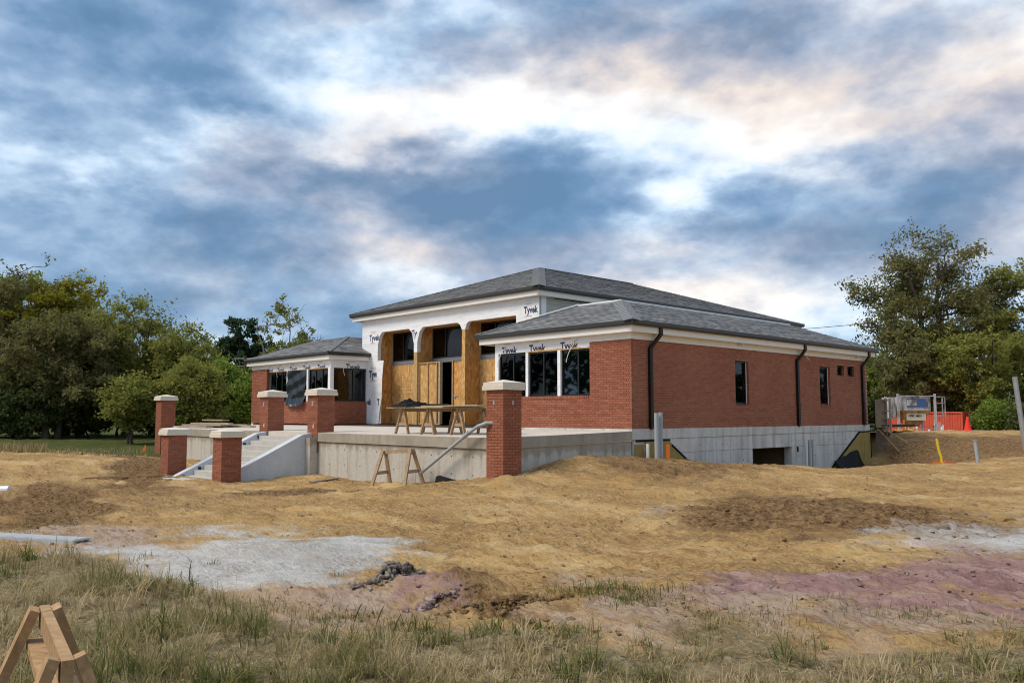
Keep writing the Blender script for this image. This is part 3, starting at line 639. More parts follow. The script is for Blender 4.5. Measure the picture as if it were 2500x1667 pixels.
# --- inner walls, floor and ceilings close the rooms
iw = MB()
wall_x(iw, RWX, -.1, .10, .26, 0, 2.75, [(a, b, SILL1 + .02, HEAD) for a, b in RW_W])
wall_y(iw, .26, LS - .1, -.26, -.10, 0, 2.75, SIDE)
iw.box(RWX, -.1, LS - .26, LS - .1, 0, 2.75); iw.box(RWX, RWX + .12, .26, D2, 0, 2.75)
wall_x(iw, LWL + .1, LWR - .1, .10, .26, 0, 2.75, [(a, b, SILL1 + .02, HEAD) for a, b in LW_W])
wall_y(iw, .26, D1, LWR - .26, LWR - .1, 0, 2.75, [(.14, 1.69, SILL1 + .02, HEAD)])
iw.box(LWL + .1, LWL + .26, .26, 13.9, 0, 2.75); iw.box(LWL + .1, MXL, 13.7, 13.9, 0, 2.75)
iw.box(MXL, MXL + .15, D2 + .2, 18.9, 0, 4.3); iw.box(MXR - .17, MXR - .02, D2 + .2, 18.9, 0, 4.3); iw.box(MXL, MXR, 18.75, 18.9, 0, 4.3)
iw.box(LWL, 0, .26, 18.9, -.12, -.02); iw.box(LWL + .1, LWR - .1, .1, D1, 2.75, 2.78); iw.box(LWL + .1, MXL + .1, D1, LS - .1, 2.75, 2.78); iw.box(RWX, -.1, .1, D1, 2.75, 2.78); iw.box(MXR - .1, -.1, D1, LS - .1, 2.75, 2.78); iw.box(MXL, MXR, D2, 18.9, 4.3, 4.33)
iw.box(-5.2, -.3, 5.6, 5.7, 0, 2.75); iw.box(LWL + .3, LWR - .3, 6.0, 6.1, 0, 2.75)
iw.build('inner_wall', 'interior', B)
MB().box(-5.4, -4.2, 2.6, 2.66, 0, 2.7).build('partition', 'interior_panel', B)
MB().box(-3.9, -3.5, 3.0, 3.1, 0, 2.7).box(-2.9, -2.2, 3.6, 3.7, 0, 2.7).build('partition', 'interior_panel', B)

# --- windows
def window_x(x0, x1, z0, z1, y, mull=(), fr=.045, dp=.07, mat='black_frame', parent=None):
    m = MB(); m.box(x0, x1, y, y + dp, z0, z0 + fr).box(x0, x1, y, y + dp, z1 - fr, z1).box(x0, x0 + fr, y, y + dp, z0 + fr, z1 - fr).box(x1 - fr, x1, y, y + dp, z0 + fr, z1 - fr)
    xs = [x0 + fr] + [t for q in mull for t in (q - fr / 2, q + fr / 2)] + [x1 - fr]
    for q in mull: m.box(q - fr / 2, q + fr / 2, y, y + dp, z0 + fr, z1 - fr)
    w = m.build('window', mat, parent or B)
    for i in range(0, len(xs), 2): MB().box(xs[i], xs[i+1], y + .03, y + .036, z0 + fr, z1 - fr).build('pane', 'glass', w)
    return w
def window_y(y0, y1, z0, z1, x, mull=(), fr=.045, dp=.07, sgn=-1):
    m = MB(); xa, xb = x, x + sgn * dp
    m.box(xa, xb, y0, y1, z0, z0 + fr).box(xa, xb, y0, y1, z1 - fr, z1).box(xa, xb, y0, y0 + fr, z0 + fr, z1 - fr).box(xa, xb, y1 - fr, y1, z0 + fr, z1 - fr)
    ys = [y0 + fr] + [t for q in mull for t in (q - fr / 2, q + fr / 2)] + [y1 - fr]
    for q in mull: m.box(xa, xb, q - fr / 2, q + fr / 2, z0 + fr, z1 - fr)
    w = m.build('window', 'black_frame', B)
    for i in range(0, len(ys), 2): MB().box(x + sgn * .03, x + sgn * .036, ys[i], ys[i+1], z0 + fr, z1 - fr).build('pane', 'glass', w)
for (a, b), ml in zip(RW_W, (-4.73, -3.40, -2.0)): window_x(a, b, SILL1 + .003, HEAD - .01, .06, (ml,))
for (a, b) in LW_W[:1] + LW_W[2:]: window_x(a, b, SILL1 + .003, HEAD - .01, .06, (a + (b - a) / 3, a + (b - a) * 2 / 3), .04)
window_x(*LW_W[1], SILL1 + .003, HEAD - .01, .06, ())
window_y(.17, 1.69, SILL1 + .003, HEAD - .01, LWR - .05, (1.13,))
for (a, b, c, d) in SIDE: window_y(a + .01, b - .01, c + .005, d - .005, -.09)
for (a, b, c, d) in SIDE:
    if d - c > .6: MB().box(-.085, -.07, b - .035, b - .012, c + .01, d - .01).build('window_tape', 'flashing', B)
# --- house wrap on the wings, posts between windows, ragged plywood strip at the heads
hw = MB(); hw.box(RWX, -1.50, .02, .095, HEAD + .02, 2.66); hw.box(RWX, RWX + .16, .02, .095, SILL1, HEAD + .02); hw.box(-4.125, -4.025, .0, .095, SILL1, HEAD); hw.box(-2.775, -2.655, .0, .095, SILL1, HEAD)
hw.build('house_wrap', 'housewrap', B)
hw = MB(); hw.box(-20.82, LWR, .02, .095, HEAD + .02, 2.66); hw.box(LWR - .095, LWR - .02, .095, D1, HEAD + .02, 2.66)
hw.box(-19.185, -19.065, .0, .095, SILL1, HEAD); hw.box(-17.475, -17.345, .0, .095, SILL1, HEAD); hw.box(-15.73, LWR, .0, .10, SILL1, HEAD + .02); hw.box(LWR - .095, LWR, .10, .165, SILL1, HEAD + .02)
hw.build('house_wrap', 'housewrap', B)
def ragged(p0, p1, n, wdir, mat, z0, amp, name):
    """thin strip of exposed sheathing with an uneven upper edge"""
    m = MB(); p0 = np.asarray(p0, float); p1 = np.asarray(p1, float); prev = None
    for i in range(n + 1):
        q = p0 + (p1 - p0) * i / n; t = z0 + .02 + amp * random.random()
        if prev is not None:
            a, ta = prev; m.prism([(*a, z0), (*q, z0), (*q, t), (*a, ta)], (*wdir, 0))
        prev = (q, t)
    return m.build(name, mat, B)
ragged((-4.125, .012), (-1.50, .012), 9, (0, .02), 'osb', HEAD - .005, .05, 'sheathing_edge')
ragged((-20.75, .012), (-15.74, .012), 16, (0, .02), 'osb', HEAD - .005, .06, 'sheathing_edge')
# black film over the middle window of the left wing, sagging past the sill
def film():
    nx, nz = 16, 22; v = []; f = []; x0, x1 = LW_W[1]
    for j in range(nz + 1):
        t = j / nz; z = HEAD + .0 - t * (HEAD - SILL0 + .06)
        for i in range(nx + 1):
            s = i / nx; x = x0 - .02 + (x1 - x0 + .04) * s + (.14 * (t - .85) * (1 - 2 * s) * 3 if t > .85 else 0)
            yy = -.02 - .05 * math.sin(s * 9 + t * 3) ** 2 * (.3 + t) - (.12 * max(0, t - .8) / .2) - .02 * math.sin(t * 17 + s * 5)
            v.append((x, yy, z - .06 * math.sin(s * 3.1) * (1 if t > .9 else 0)))
    for j in range(nz):
        for i in range(nx):
            a = j * (nx + 1) + i; f.append((a, a + 1, a + nx + 2, a + nx + 1))
    mkobj('plastic_cover', v, f, 'black_film', B, smooth=True)['label'] = 'black plastic film taped over the middle window'
film()

# --- arcade front of the main block
hd = 3.78
ar = MB()
ar.box(MXL, MXR, D1, D1 + .16, hd, 4.42)                                           # header
ar.box(MXL, -14.78, D1, D1 + .16, 0, hd); ar.box(-6.41, MXR, D1, D1 + .16, 0, hd)     # end piers
def cham(x, zc, sx, sz): ar.prism([(x, D1, hd), (x + sx, D1, hd), (x + sx * .42, D1, hd - sz * .28), (x, D1, hd - sz)], (0, .16, 0))
cham(-14.78, hd, .30, .55); cham(-12.27, hd, -.34, .62); cham(-12.05, hd, .34, .55); cham(-9.32, hd, -.28, .28); cham(-9.13, hd, .20, .26); cham(-6.41, hd, -.03, .08)
ar.box(-12.27, -12.05, D1, D1 + .16, 2.82, hd); ar.box(-9.32, -9.13, D1, D1 + .16, 3.50, hd)
ar.box(MXR - .16, MXR - .001, D1 + .16, 2.1, 3.0, 4.42)
ar.build('house_wrap', 'housewrap', B)
sm = MB(); sm.box(-6.22, -6.16, D1 - .004, D1 - .001, hd, 4.41).box(MXL + .02, MXR - .02, D1 - .003, D1 - .0005, 4.20, 4.206).box(-15.0, -14.94, D1 - .003, D1 - .001, hd - .1, 4.41).box(MXL + .02, -14.8, D1 - .003, D1 - .001, 2.70, 2.706); sm.build('wrap_tape', 'flashing', B)
for i_ in range(70):
    x_, z_ = random.uniform(MXL + .1, MXR - .1), random.uniform(hd + .05, 4.38); MB().box(x_, x_ + .018, D1 - .0035, D1 - .001, z_, z_ + .006).build('staple', 'galvanized', B)
# loose wrap hanging beside the first opening
m = MB(); m.prism([(-14.86, D1 - .012, 2.62), (-14.30, D1 - .03, 2.60), (-14.36, D1 - .05, 1.9), (-14.40, D1 - .03, 1.1), (-14.52, D1 - .05, .5), (-14.60, D1 - .04, .02), (-14.86, D1 - .012, .0)], (0, .008, 0)); m.build('wrap_flap', 'housewrap', B)
MB().box(-14.60, -14.50, D1 + .0, D1 + .03, .02, 2.0).build('wrap_backing', 'trim', B)
# columns
c1 = MB(); c1.box(-12.27, -12.05, D1 + .002, D1 + .162, 0, 2.82); c1.build('column', 'lumber_stud', B)
c2 = MB(); c2.box(-9.32, -9.13, D1, D1 + .16, 0, 3.50); c2.build('column', 'osb', B)
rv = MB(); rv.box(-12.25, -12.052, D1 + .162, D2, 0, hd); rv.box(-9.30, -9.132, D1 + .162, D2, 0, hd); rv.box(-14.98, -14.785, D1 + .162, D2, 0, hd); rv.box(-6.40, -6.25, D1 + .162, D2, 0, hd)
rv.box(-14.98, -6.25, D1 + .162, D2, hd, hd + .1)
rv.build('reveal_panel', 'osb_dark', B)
# back wall of the recess: sheathing sheets, grey band, high windows
OP = [(-14.78, -12.25), (-12.05, -9.30), (-9.13, -6.40)]
WN = [(-14.72, -12.30), (-12.02, -9.34), (-9.08, -6.45)]
for (a, b), (wa, wb) in zip(OP, WN):
    i = OP.index((a, b))
    MB().box(a, b, D2, D2 + .05, 2.42, 2.585).build('window_band', 'grey_band', B)
    ml = (wa + (wb - wa) * .30, wa + (wb - wa) * .62) if i != 1 else (wa + (wb - wa) * .30, wa + (wb - wa) * .66)
    window_x(wa, wb, 2.59, 3.775, D2 + .01, ml, .05)
    MB().box(a, wa, D2 - .03, D2 + .03, 2.585, hd).build('jamb', 'lumber_stud', B)
    if i != 1:
        n = 3; zz = [.0, 1.22, 2.42]
        for k in range(len(zz) - 1):
            xs = [a, a + 1.22, b] if k % 2 == 0 else [a, a + .7, a + 1.9, b]
            for q in range(len(xs) - 1): MB().box(xs[q] + .004, xs[q+1] - .004, D2 + .0, D2 + .05, zz[k] + .004, zz[k+1] - .004).build('sheathing_sheet', 'osb', B)
        # printed nail lines
        g = MB()
        for z in (.62, 1.0, 1.12, 1.38, 1.52, 1.75): g.box(a + random.uniform(.1, .6), b - random.uniform(.05, .5), D2 - .001, D2 + .002, z, z + .006)
        for x in (a + .55, a + .95, a + 1.05, a + 1.7): g.box(x, x + .006, D2 - .001, D2 + .002, .3 + random.random() * .6, 2.0)
        g.build('nail_line', 'bark', B)
wb_ = MB(); wb_.box(-12.05, -11.95, D2 + .02, D2 + .07, 0, 2.42); wb_.box(-10.45, -9.3, D2 + .02, D2 + .07, 0, 2.42); wb_.build('sheathing_sheet', 'osb_dark', B)
# temporary stud screen and doorway in the middle opening
ty = D1 + .10
for a, b in ((-12.04, -11.50), (-11.44, -10.93)): MB().box(a, b, ty + .02, ty + .05, .05, 2.36).build('screen_sheet', 'osb', B)
for a in (-12.045, -11.49, -10.935): MB().box(a, a + .045, ty - .03, ty + .06, .05, 2.36).build('stud', 'lumber_stud', B)
MB().box(-12.045, -10.70, ty - .03, ty + .06, 2.36, 2.40).build('stud', 'lumber_stud', B); MB().box(-12.045, -10.70, ty - .03, ty + .06, .0, .05).build('stud', 'lumber_stud', B)
MB().box(-10.78, -10.70, ty - .03, ty + .10, .05, 2.36).build('door_frame', 'plywood', B)
dl = MB().obox((-10.02, ty + .0, .03), (.06, 0, 0), (0, .09, 0), (0, 0, 2.38)).build('door_frame', 'lumber', B)
do = MB().obox((-9.95, ty + .05, .04), (.60, .0, 0), (0, .045, 0), (0, 0, 2.30)).build('door', 'osb_dark', B)
MB().box(-9.96, -9.74, ty + .025, ty + .05, 1.06, 1.10).box(-9.90, -9.86, ty + .01, ty + .05, .98, 1.06).build('handle', 'galvanized', do)

# --- eaves
def sweep(path, prof, name, mat, parent=None):
    """open mitred sweep: path = list of (x,y); prof = closed list of (outward, z); outward is to the right of travel"""
    P = [np.array(p, float) for p in path]; nrm = []
    for i in range(len(P) - 1):
        d = P[i+1] - P[i]; d /= np.linalg.norm(d); nrm.append(np.array([d[1], -d[0]]))
    v = []; f = []; m = len(prof)
    for i, p in enumerate(P):
        if i == 0: a = nrm[0]
        elif i == len(P) - 1: a = nrm[-1]
        else:
            a = nrm[i-1] + nrm[i]; a = a / (a @ nrm[i])
        for o_, z in prof: v.append((p[0] + a[0] * o_, p[1] + a[1] * o_, z))
    for i in range(len(P) - 1):
        for k in range(m): f.append((i*m + k, i*m + (k+1) % m, (i+1)*m + (k+1) % m, (i+1)*m + k))
    f.append(tuple(range(m))[::-1]); f.append(tuple((len(P)-1)*m + k for k in range(m)))
    return mkobj(name, v, f, mat, parent or B)
def eave(path, zf, fr=(0, 0)):
    """fascia, soffit and gutter; zf = bottom of the fascia"""
    sweep(path, [(.0, zf), (.20, zf), (.20, zf + .20), (.17, zf + .20), (.17, zf + .02), (.0, zf + .02)], 'fascia', 'trim')
    sweep(path, [(.205, zf + .17), (.27, zf + .17), (.30, zf + .22), (.30, zf + .315), (.285, zf + .315), (.285, zf + .24), (.26, zf + .20), (.205, zf + .20)], 'gutter', 'gutter')
RWP = [(RWX - .32, 1.74), (RWX - .32, 0), (0, 0), (0, LS + .2), (-4.9, LS + .2)]
LWP = [(LWL - .0, 13.9), (LWL, 0), (LWR, 0), (LWR, 1.74)]
MNP = [(MXL - .25, 18.9), (MXL - .25, D1 - .02), (MXR, D1 - .02), (MXR, 18.9), (MXL - .25, 18.9)]
eave(RWP, 2.62); eave(LWP, 2.62); eave(MNP, 4.33)
sweep([(-1.50, 0), (0, 0), (0, LS), (-4.9, LS)], [(-.05, H + .003), (.03, H + .003), (.03, 2.64), (-.05, 2.64)], 'frieze_board', 'trim')
sweep([(LWL, 8.0), (LWL, 0), (-20.82, 0)], [(-.05, H + .003), (.03, H + .003), (.03, 2.64), (-.05, 2.64)], 'frieze_board', 'trim')
# sage siding on the flank of the main block
m = MB(); m.box(MXR - .02, MXR, 2.1, 18.9, 2.6, 4.42); m.build('siding', 'sage', B)
m = MB(); m.box(MXR - .001, MXR + .012, D1 + .0, D1 + .09, 3.0, 4.40).box(MXR - .001, MXR + .012, 2.2, 18.8, 4.10, 4.16); m.build('siding_trim', 'sage', B)

# --- roofs: deck + shingles
PITCH_M = .345
def deck(polys, name='roof'):
    m = MB()
    for p in polys: m.quad(*p)
    o = m.build(name, 'shingle', B); return o
SH_L, SH_E = .31, .15
sh_me = None
def shingles(parent, p0, e, up, lim, smax, bulk, singles=0, wfrom=0):
    """courses of tabs on a slope: p0 eave start, e along the eave, up unit vector up the slope, lim(s) -> (a0,a1)"""
    global sh_me
    p0, e, up = map(lambda q: np.asarray(q, float), (p0, e, up)); n = np.cross(e, up); n /= np.linalg.norm(n)
    if n[2] < 0: n = -n
    if sh_me is None:
        sh_me = bpy.data.meshes.new('shingle'); l = SH_L - .008
        sh_me.from_pydata([(0, 0, .002), (l, 0, .002), (l, 0, .016), (0, 0, .016), (0, SH_E * 1.25, .003), (l, SH_E * 1.25, .003)], [], [(0, 1, 2, 3), (3, 2, 5, 4), (0, 3, 4), (1, 5, 2)]); sh_me.materials.append(MT['shingle'])
    k = 0; s = 0.0; done = 0
    while s < smax - .03:
        a0, a1 = lim(s); a = a0 - random.random() * SH_L
        while a < a1:
            b0 = max(a, a0); b1 = min(a + SH_L - .008, a1); a += SH_L
            if b1 - b0 < .04: continue
            if done < singles and b1 - b0 > SH_L - .01 and b0 > wfrom:
                c = p0 + e * b0 + up * s; mw = Matrix(((e[0], up[0], n[0], c[0]), (e[1], up[1], n[1], c[1]), (e[2], up[2], n[2], c[2]), (0, 0, 0, 1)))
                place('shingle', sh_me, mw, parent); done += 1; continue
            th = .012 + random.random() * .008; q = len(bulk.v); top = min(s + SH_E * 1.25, smax)
            t0, t1 = lim(top); c0 = max(b0, min(t0, b1)); c1 = min(b1, max(t1, b0))
            for (aa, ss, hh) in ((b0, s, .002), (b1, s, .002), (b1, s, th), (b0, s, th), (c0, top, .003), (c1, top, .003)):
                bulk.v.append(tuple(p0 + e * aa + up * ss + n * hh))
            bulk.f += [(q, q+1, q+2, q+3), (q+3, q+2, q+5, q+4), (q, q+3, q+4), (q+1, q+5, q+2)]
        s += SH_E; k += 1
def slope_up(d, pitch):
    v = np.array([d[0], d[1], pitch]); return v / np.linalg.norm(v)
def hipcap(parent, a, b, w=.25, step=.24):
    a = np.asarray(a, float); b = np.asarray(b, float); L = np.linalg.norm(b - a); d = (b - a) / L; sd = np.cross(d, (0, 0, 1)); sd /= np.linalg.norm(sd); t = 0
    while t < L:
        p = a + d * t; q = a + d * min(t + step * 1.15, L); drop = -w * .28
        MB().prism([p + (0, 0, .05), p + sd * w + (0, 0, drop + .05), p + sd * w + (0, 0, drop + .03), p + (0, 0, .025), p - sd * w + (0, 0, drop + .03), p - sd * w + (0, 0, drop + .05)], q - p - np.array([0, 0, .012])).build('ridge_cap', 'shingle_cap', parent); t += step
# right wing
PW = .40; zt = 2.90 + .02; rx0, rx1, ry0, ry1 = RWX - .62, .30, -.30, LS + .5; run = 2.35; zr = zt + PW * run
tf = (rx0 + run, ry0 + run, zr); tr = (rx1 - run, ry0 + run, zr); bk = (rx1 - run, ry1 - run, zr)
rw_roof = deck([[(rx0, ry0, zt), (rx1, ry0, zt), tr, tf], [(rx1, ry0, zt), (rx1, ry1, zt), bk, tr], [tf, tr, bk, (rx0 + run, ry1 - run, zr)], [(rx1, ry1, zt), (-5.25, ry1, zt), (-5.25, ry1 - run, zr), bk],
                [(rx0, ry0, zt), tf, (rx0 + run, ry1 - run, zr), (-5.25, ry1 - run, zt + PW * (-5.25 - rx0)), (-5.25, 1.75, zt + PW * (-5.25 - rx0)), (rx0, 1.75, zt)]])
cl = math.hypot(1, PW); bulk = MB()
shingles(rw_roof, (rx0, ry0, zt), (1, 0, 0), slope_up((0, 1), PW), lambda s: (s / cl, rx1 - rx0 - s / cl), run * cl, bulk, 220, 2.2)
shingles(rw_roof, (rx1, ry0, zt), (0, 1, 0), slope_up((-1, 0), PW), lambda s: (s / cl, ry1 - ry0 - s / cl), run * cl, bulk, 80, 0)
shingles(rw_roof, (rx0, 1.75, zt), (0, -1, 0), slope_up((1, 0), PW), lambda s: (0, 1.75 - ry0 - s / cl), (1.75 - ry0) * cl, bulk)
bulk.build('shingles', 'shingle', rw_roof, kind='stuff')
hipcap(rw_roof, (rx1, ry0, zt), tr); hipcap(rw_roof, (rx0, ry0, zt), tf, .09)
q0 = np.array([rx0, ry0, zt]); q1 = np.array(tf); MB().bar(q0 + (q1 - q0) * .62 + (0, .05, .06), q1 + (0, .05, .06), .03, .07).bar(np.array(tf) + (0, .05, .04), np.array(tr) + (0, .05, .04), .03, .05).bar(np.array(tr) + (-.04, .1, .035), np.array(bk) + (-.04, -.1, .035), .05, .05).build('flashing', 'flashing', rw_roof)
# left wing
PL = .38; lx0, lx1 = LWL - .30, LWR + .30; zl = zt + PL * run
bulk = MB()
lw_roof = deck([[(lx0, ry0, zt), (lx1, ry0, zt), (lx1 - run, ry0 + run, zl), (lx0 + run, ry0 + run, zl)], [(lx1, ry0, zt), (lx1, 1.75, zt), (lx1 - .7 + .04, 1.75, zt + PL * .66), (lx1 - .7 + .04, 11.5, zt + PL * .66), (lx1 - run, 11.5, zl), (lx1 - run, ry0 + run, zl)],
                [(lx0, ry0, zt), (lx0 + run, ry0 + run, zl), (lx0 + run, 11.6, zl), (lx0, 14.1, zt)], [(lx0 + run, ry0 + run, zl), (lx1 - run, ry0 + run, zl), (lx1 - run, 11.5, zl), (lx0 + run, 11.6, zl)]])
cl2 = math.hypot(1, PL)
shingles(lw_roof, (lx0, ry0, zt), (1, 0, 0), slope_up((0, 1), PL), lambda s: (s / cl2, lx1 - lx0 - s / cl2), run * cl2, bulk)
shingles(lw_roof, (lx1, ry0, zt), (0, 1, 0), slope_up((-1, 0), PL), lambda s: (s / cl2, 1.75 - ry0 if s < .70 else 9.0), run * cl2, bulk)
bulk.build('shingles', 'shingle', lw_roof, kind='stuff')
hipcap(lw_roof, (lx1, ry0, zt), (lx1 - run, ry0 + run, zl), .10)
# main block
mx0, mx1, my0, my1 = MXL - .55, MXR + .30, D1 - .32, 19.2; zm = 4.33 + .30; hr = (mx1 - mx0) / 2; zp = zm + PITCH_M * hr; xc = (mx0 + mx1) / 2
pa = (xc, my0 + hr, zp); pb = (xc, my1 - hr, zp)
mn_roof = deck([[(mx0, my0, zm), (mx1, my0, zm), pa], [(mx1, my0, zm), (mx1, my1, zm), pb, pa], [(mx1, my1, zm), (mx0, my1, zm), pb], [(mx0, my1, zm), (mx0, my0, zm), pa, pb]])
cm = math.hypot(1, PITCH_M); bulk = MB()
shingles(mn_roof, (mx0, my0, zm), (1, 0, 0), slope_up((0, 1), PITCH_M), lambda s: (s / cm, mx1 - mx0 - s / cm), hr * cm, bulk)
shingles(mn_roof, (mx1, my0, zm), (0, 1, 0), slope_up((-1, 0), PITCH_M), lambda s: (s / cm, my1 - my0 - s / cm), hr * cm, bulk)
bulk.build('shingles', 'shingle', mn_roof, kind='stuff')
hipcap(mn_roof, (mx1, my0, zm), pa); hipcap(mn_roof, (mx0, my0, zm), pa, .09); hipcap(mn_roof, pa, pb, .12)
# --- downspouts
def downspout(y, x=0.0, z0=.02, z1=2.62):
    m = MB(); w, d = .12, .085
    m.obox((x + .012, y - w / 2, z0 + .05), (d, 0, 0), (0, w, 0), (0, 0, z1 - .45 - z0))
    for k in (0,):
        m.prism([(x + .012, y - w/2, z1 - .40), (x + .012 + d, y - w/2, z1 - .40), (x + .26, y - w/2 + .26, z1 - .02), (x + .26 - d, y - w/2 + .26, z1 - .02)], (0, w, 0))
        m.obox((x + .26 - d, y - w / 2 + .26, z1 - .02), (d, 0, 0), (0, w, 0), (0, 0, .22))
        m.prism([(x + .012, y - w/2, z0 + .05), (x + .012 + d, y - w/2, z0 + .05), (x + .012 + d + .03, y - w/2, z0 - .03), (x + .04, y - w/2, z0 - .03)], (0, w, 0))
    o = m.build('downspout', 'downspout', B)
    for z in (.25, 2.0): MB().box(x + .009, x + .016 + d, y - w/2 - .006, y + w/2 + .006, z, z + .03).build('strap', 'downspout', o)
for y in (.78, 8.95, 13.95): downspout(y)
MB().box(MXR + .013, MXR + .10, 5.0, 5.16, 3.7, 4.40).build('downspout', 'downspout', B)
# --- loose cables left for lamps
def cable(pts, r=.009, mat='trim', n=6): return MB().tube(pts, r, n).build('cable', mat, B)
def curl(x, y, z, dx, dy, dz, k=3):
    pts = []
    for i in range(k * 3 + 1):
        t = i / (k * 3); pts.append((x + dx * t + .04 * math.sin(t * 5), y + dy * t - .06 * math.sin(t * math.pi), z + dz * t + .08 * math.sin(t * math.pi)))
    return pts
cable(curl(-5.05, 0, 2.50, -.30, -.03, -.62)); cable(curl(-5.03, 0, 2.50, -.22, -.05, -.50)); cable(curl(-1.98, 0, 2.56, -.34, -.06, -.66), .012); cable(curl(-2.0, 0, 2.56, -.16, -.05, -.30))
cable(curl(-19.95, 0, 2.50, .02, -.04, -.46)); cable(curl(-17.05, 0, 2.45, .55, -.04, .05)); cable(curl(LWR, .62, 2.50, .05, .05, -.52))
cable(curl(.03, 1.05, 2.50, .22, .25, .08), .008, 'grey_pvc'); cable(curl(.03, 5.25, 2.52, .05, .25, .02), .008, 'grey_pvc'); cable(curl(.0, 9.15, 2.50, .06, .75, -.22), .012, 'trim'); cable(curl(.03, 13.4, 2.50, .05, .2, .02), .008, 'grey_pvc')
cable(curl(.10, 1.0, 2.48, .12, .30, .16), .008, 'grey_pvc')
# --- lettering on the house wrap
def text_mesh(s, size, off=.006):
    cu = bpy.data.curves.new('t', 'FONT'); cu.body = s; cu.size = size; cu.offset = off; cu.resolution_u = 3
    o = bpy.data.objects.new('t', cu); COL.objects.link(o); dg = bpy.context.evaluated_depsgraph_get(); dg.update()
    me = bpy.data.meshes.new_from_object(o.evaluated_get(dg)); bpy.data.objects.remove(o); return me
def lettering(s, p, e, size, mat, parent=None, zmin=None, zmax=None, amax=None, off=.006, sx=.82, tilt=0.0, name='lettering'):
    me = text_mesh(s, size, off); e = np.asarray(e, float); p = np.asarray(p, float); bm = bmesh.new(); bm.from_mesh(me); bpy.data.meshes.remove(me)
    for q in bm.verts: q.co.x *= sx; q.co.y += q.co.x * tilt
    def cut(co, no):
        bmesh.ops.bisect_plane(bm, geom=bm.verts[:] + bm.edges[:] + bm.faces[:], plane_co=co, plane_no=no, clear_outer=True)
    if zmin is not None: cut((0, zmin - p[2], 0), (0, -1, 0))
    if amax is not None: cut((amax, 0, 0), (1, 0, 0))
    v = [tuple(p + e * q.co.x + np.array([0, 0, q.co.y])) for q in bm.verts]; bm.verts.index_update(); f = [tuple(w.index for w in fc.verts) for fc in bm.faces]; bm.free()
    if f: return mkobj(name, v, f, mat, parent or B)
def brandmark(p, e, size=.30, zmin=None, amax=None, s='Tyvek'):
    p = np.asarray(p, float); lettering(s, p, e, size * 1.12, 'wrap_blue_ink', zmin=zmin, amax=amax, off=.011)
    if amax is None and len(s) == 5:
        lettering('<DUPONT>', p + np.asarray(e, float) * .08 + np.array([0, 0, size * .98]), e, size * .27, 'wrap_red_ink', off=.003)
        if zmin is None: lettering('HomeWrap', p + np.asarray(e, float) * .05 - np.array([0, 0, size * .42]), e, size * .28, 'wrap_red_ink', off=.003)
ex = (1, 0, 0); y1 = D1 - .003
brandmark((-15.40, y1, 3.46), ex, .32); brandmark((-12.42, y1, 3.45), ex, .32, amax=.36); brandmark((-15.36, D1 - .018, 1.93), ex, .36); brandmark((-15.50, y1, .80), ex, .32, s='ek'); brandmark((-14.70, D1 - .045, .78), ex, .32, s='T')
brandmark((-6.02, y1, 3.80), ex, .29)
for i in range(14): MB().box(-15.2, -14.9 + random.random() * .3, D1 - .003, D1 - .001, 1.55 - i * .045, 1.555 - i * .045).build('print_line', 'wrap_red_ink', B)
y0_ = .017
for xx in (-5.22, -3.98, -2.66): brandmark((xx, y0_, 2.27), ex, .30, zmin=HEAD + .03)
for xx in (-21.12, -20.1, -18.95, -17.8, -16.6): brandmark((xx, y0_, 2.24), ex, .28, zmin=HEAD + .04)
brandmark((LWR + .003 - .02, .75, 2.24), (0, 1, 0), .30, zmin=HEAD + .025)

# ================================================================== FOUNDATION OF THE BUILDING
def band_z(y): return -.29 + (.08 * y / LS)
fb = MB()
fb.prism([(.0, -.06, 0.0), (.0, LS + .02, 0.0), (.0, LS + .02, band_z(LS)), (.0, -.06, band_z(0))], (.045, 0, 0))
fb.box(RWX, 0, -.06, .02, -.28, -.002)
fb.build('foundation_band', 'concrete_side', B)
HOLE = (5.99, 8.45)
core = MB(); wall_y(core, 0, LS, -.25, .008, -2.6, -.18, [(HOLE[0], HOLE[1], -2.6, -.69)]); MB().box(RWX, -.26, .05, .25, -2.4, -.1).build('foundation', 'concrete_side', B); MB().box(LWL, LWL + .2, 0, 13, -2.4, 0).build('foundation', 'concrete_side', B); MB().box(RWX, -.26, LS - .2, LS, -2.4, -.1).build('foundation', 'concrete_side', B)
fnd = core.build('foundation', 'concrete_side', B)
yj = [0.02, 1.15, 2.27, 3.39, 4.73, 5.99, 7.2, 8.45, 9.75, 11.03, 12.2, 13.4, LS]
for i in range(len(yj) - 1):
    a, b = yj[i] + .006, yj[i+1] - .006; mid = (a + b) / 2
    t = .022 + random.uniform(-.003, .003)
    MB().prism([(.008, a, -.683), (.008, b, -.683), (.008, b, band_z(b) - .014), (.008, a, band_z(a) - .014)], (t, 0, 0)).build('concrete_panel', 'concrete_side', fnd)
    if HOLE[0] < mid < HOLE[1]: continue
    w2 = [a, a + (b - a) * .52, b] if i % 2 else [a, b]
    for k in range(len(w2) - 1): MB().box(.008, .008 + t + random.uniform(-.004, .002), w2[k] + .004, w2[k+1] - .004, -2.4, -.697).build('concrete_panel', 'concrete_side', fnd)
for y_ in np.arange(.8, LS, 1.16):
    for z_ in (-.50, -1.02):
        if HOLE[0] - .1 < y_ < HOLE[1] + .1 and z_ < -.69: continue
        MB().tube([(.028, y_, z_), (.0335, y_, z_)], .016, 8).build('tie_hole', 'interior', fnd)
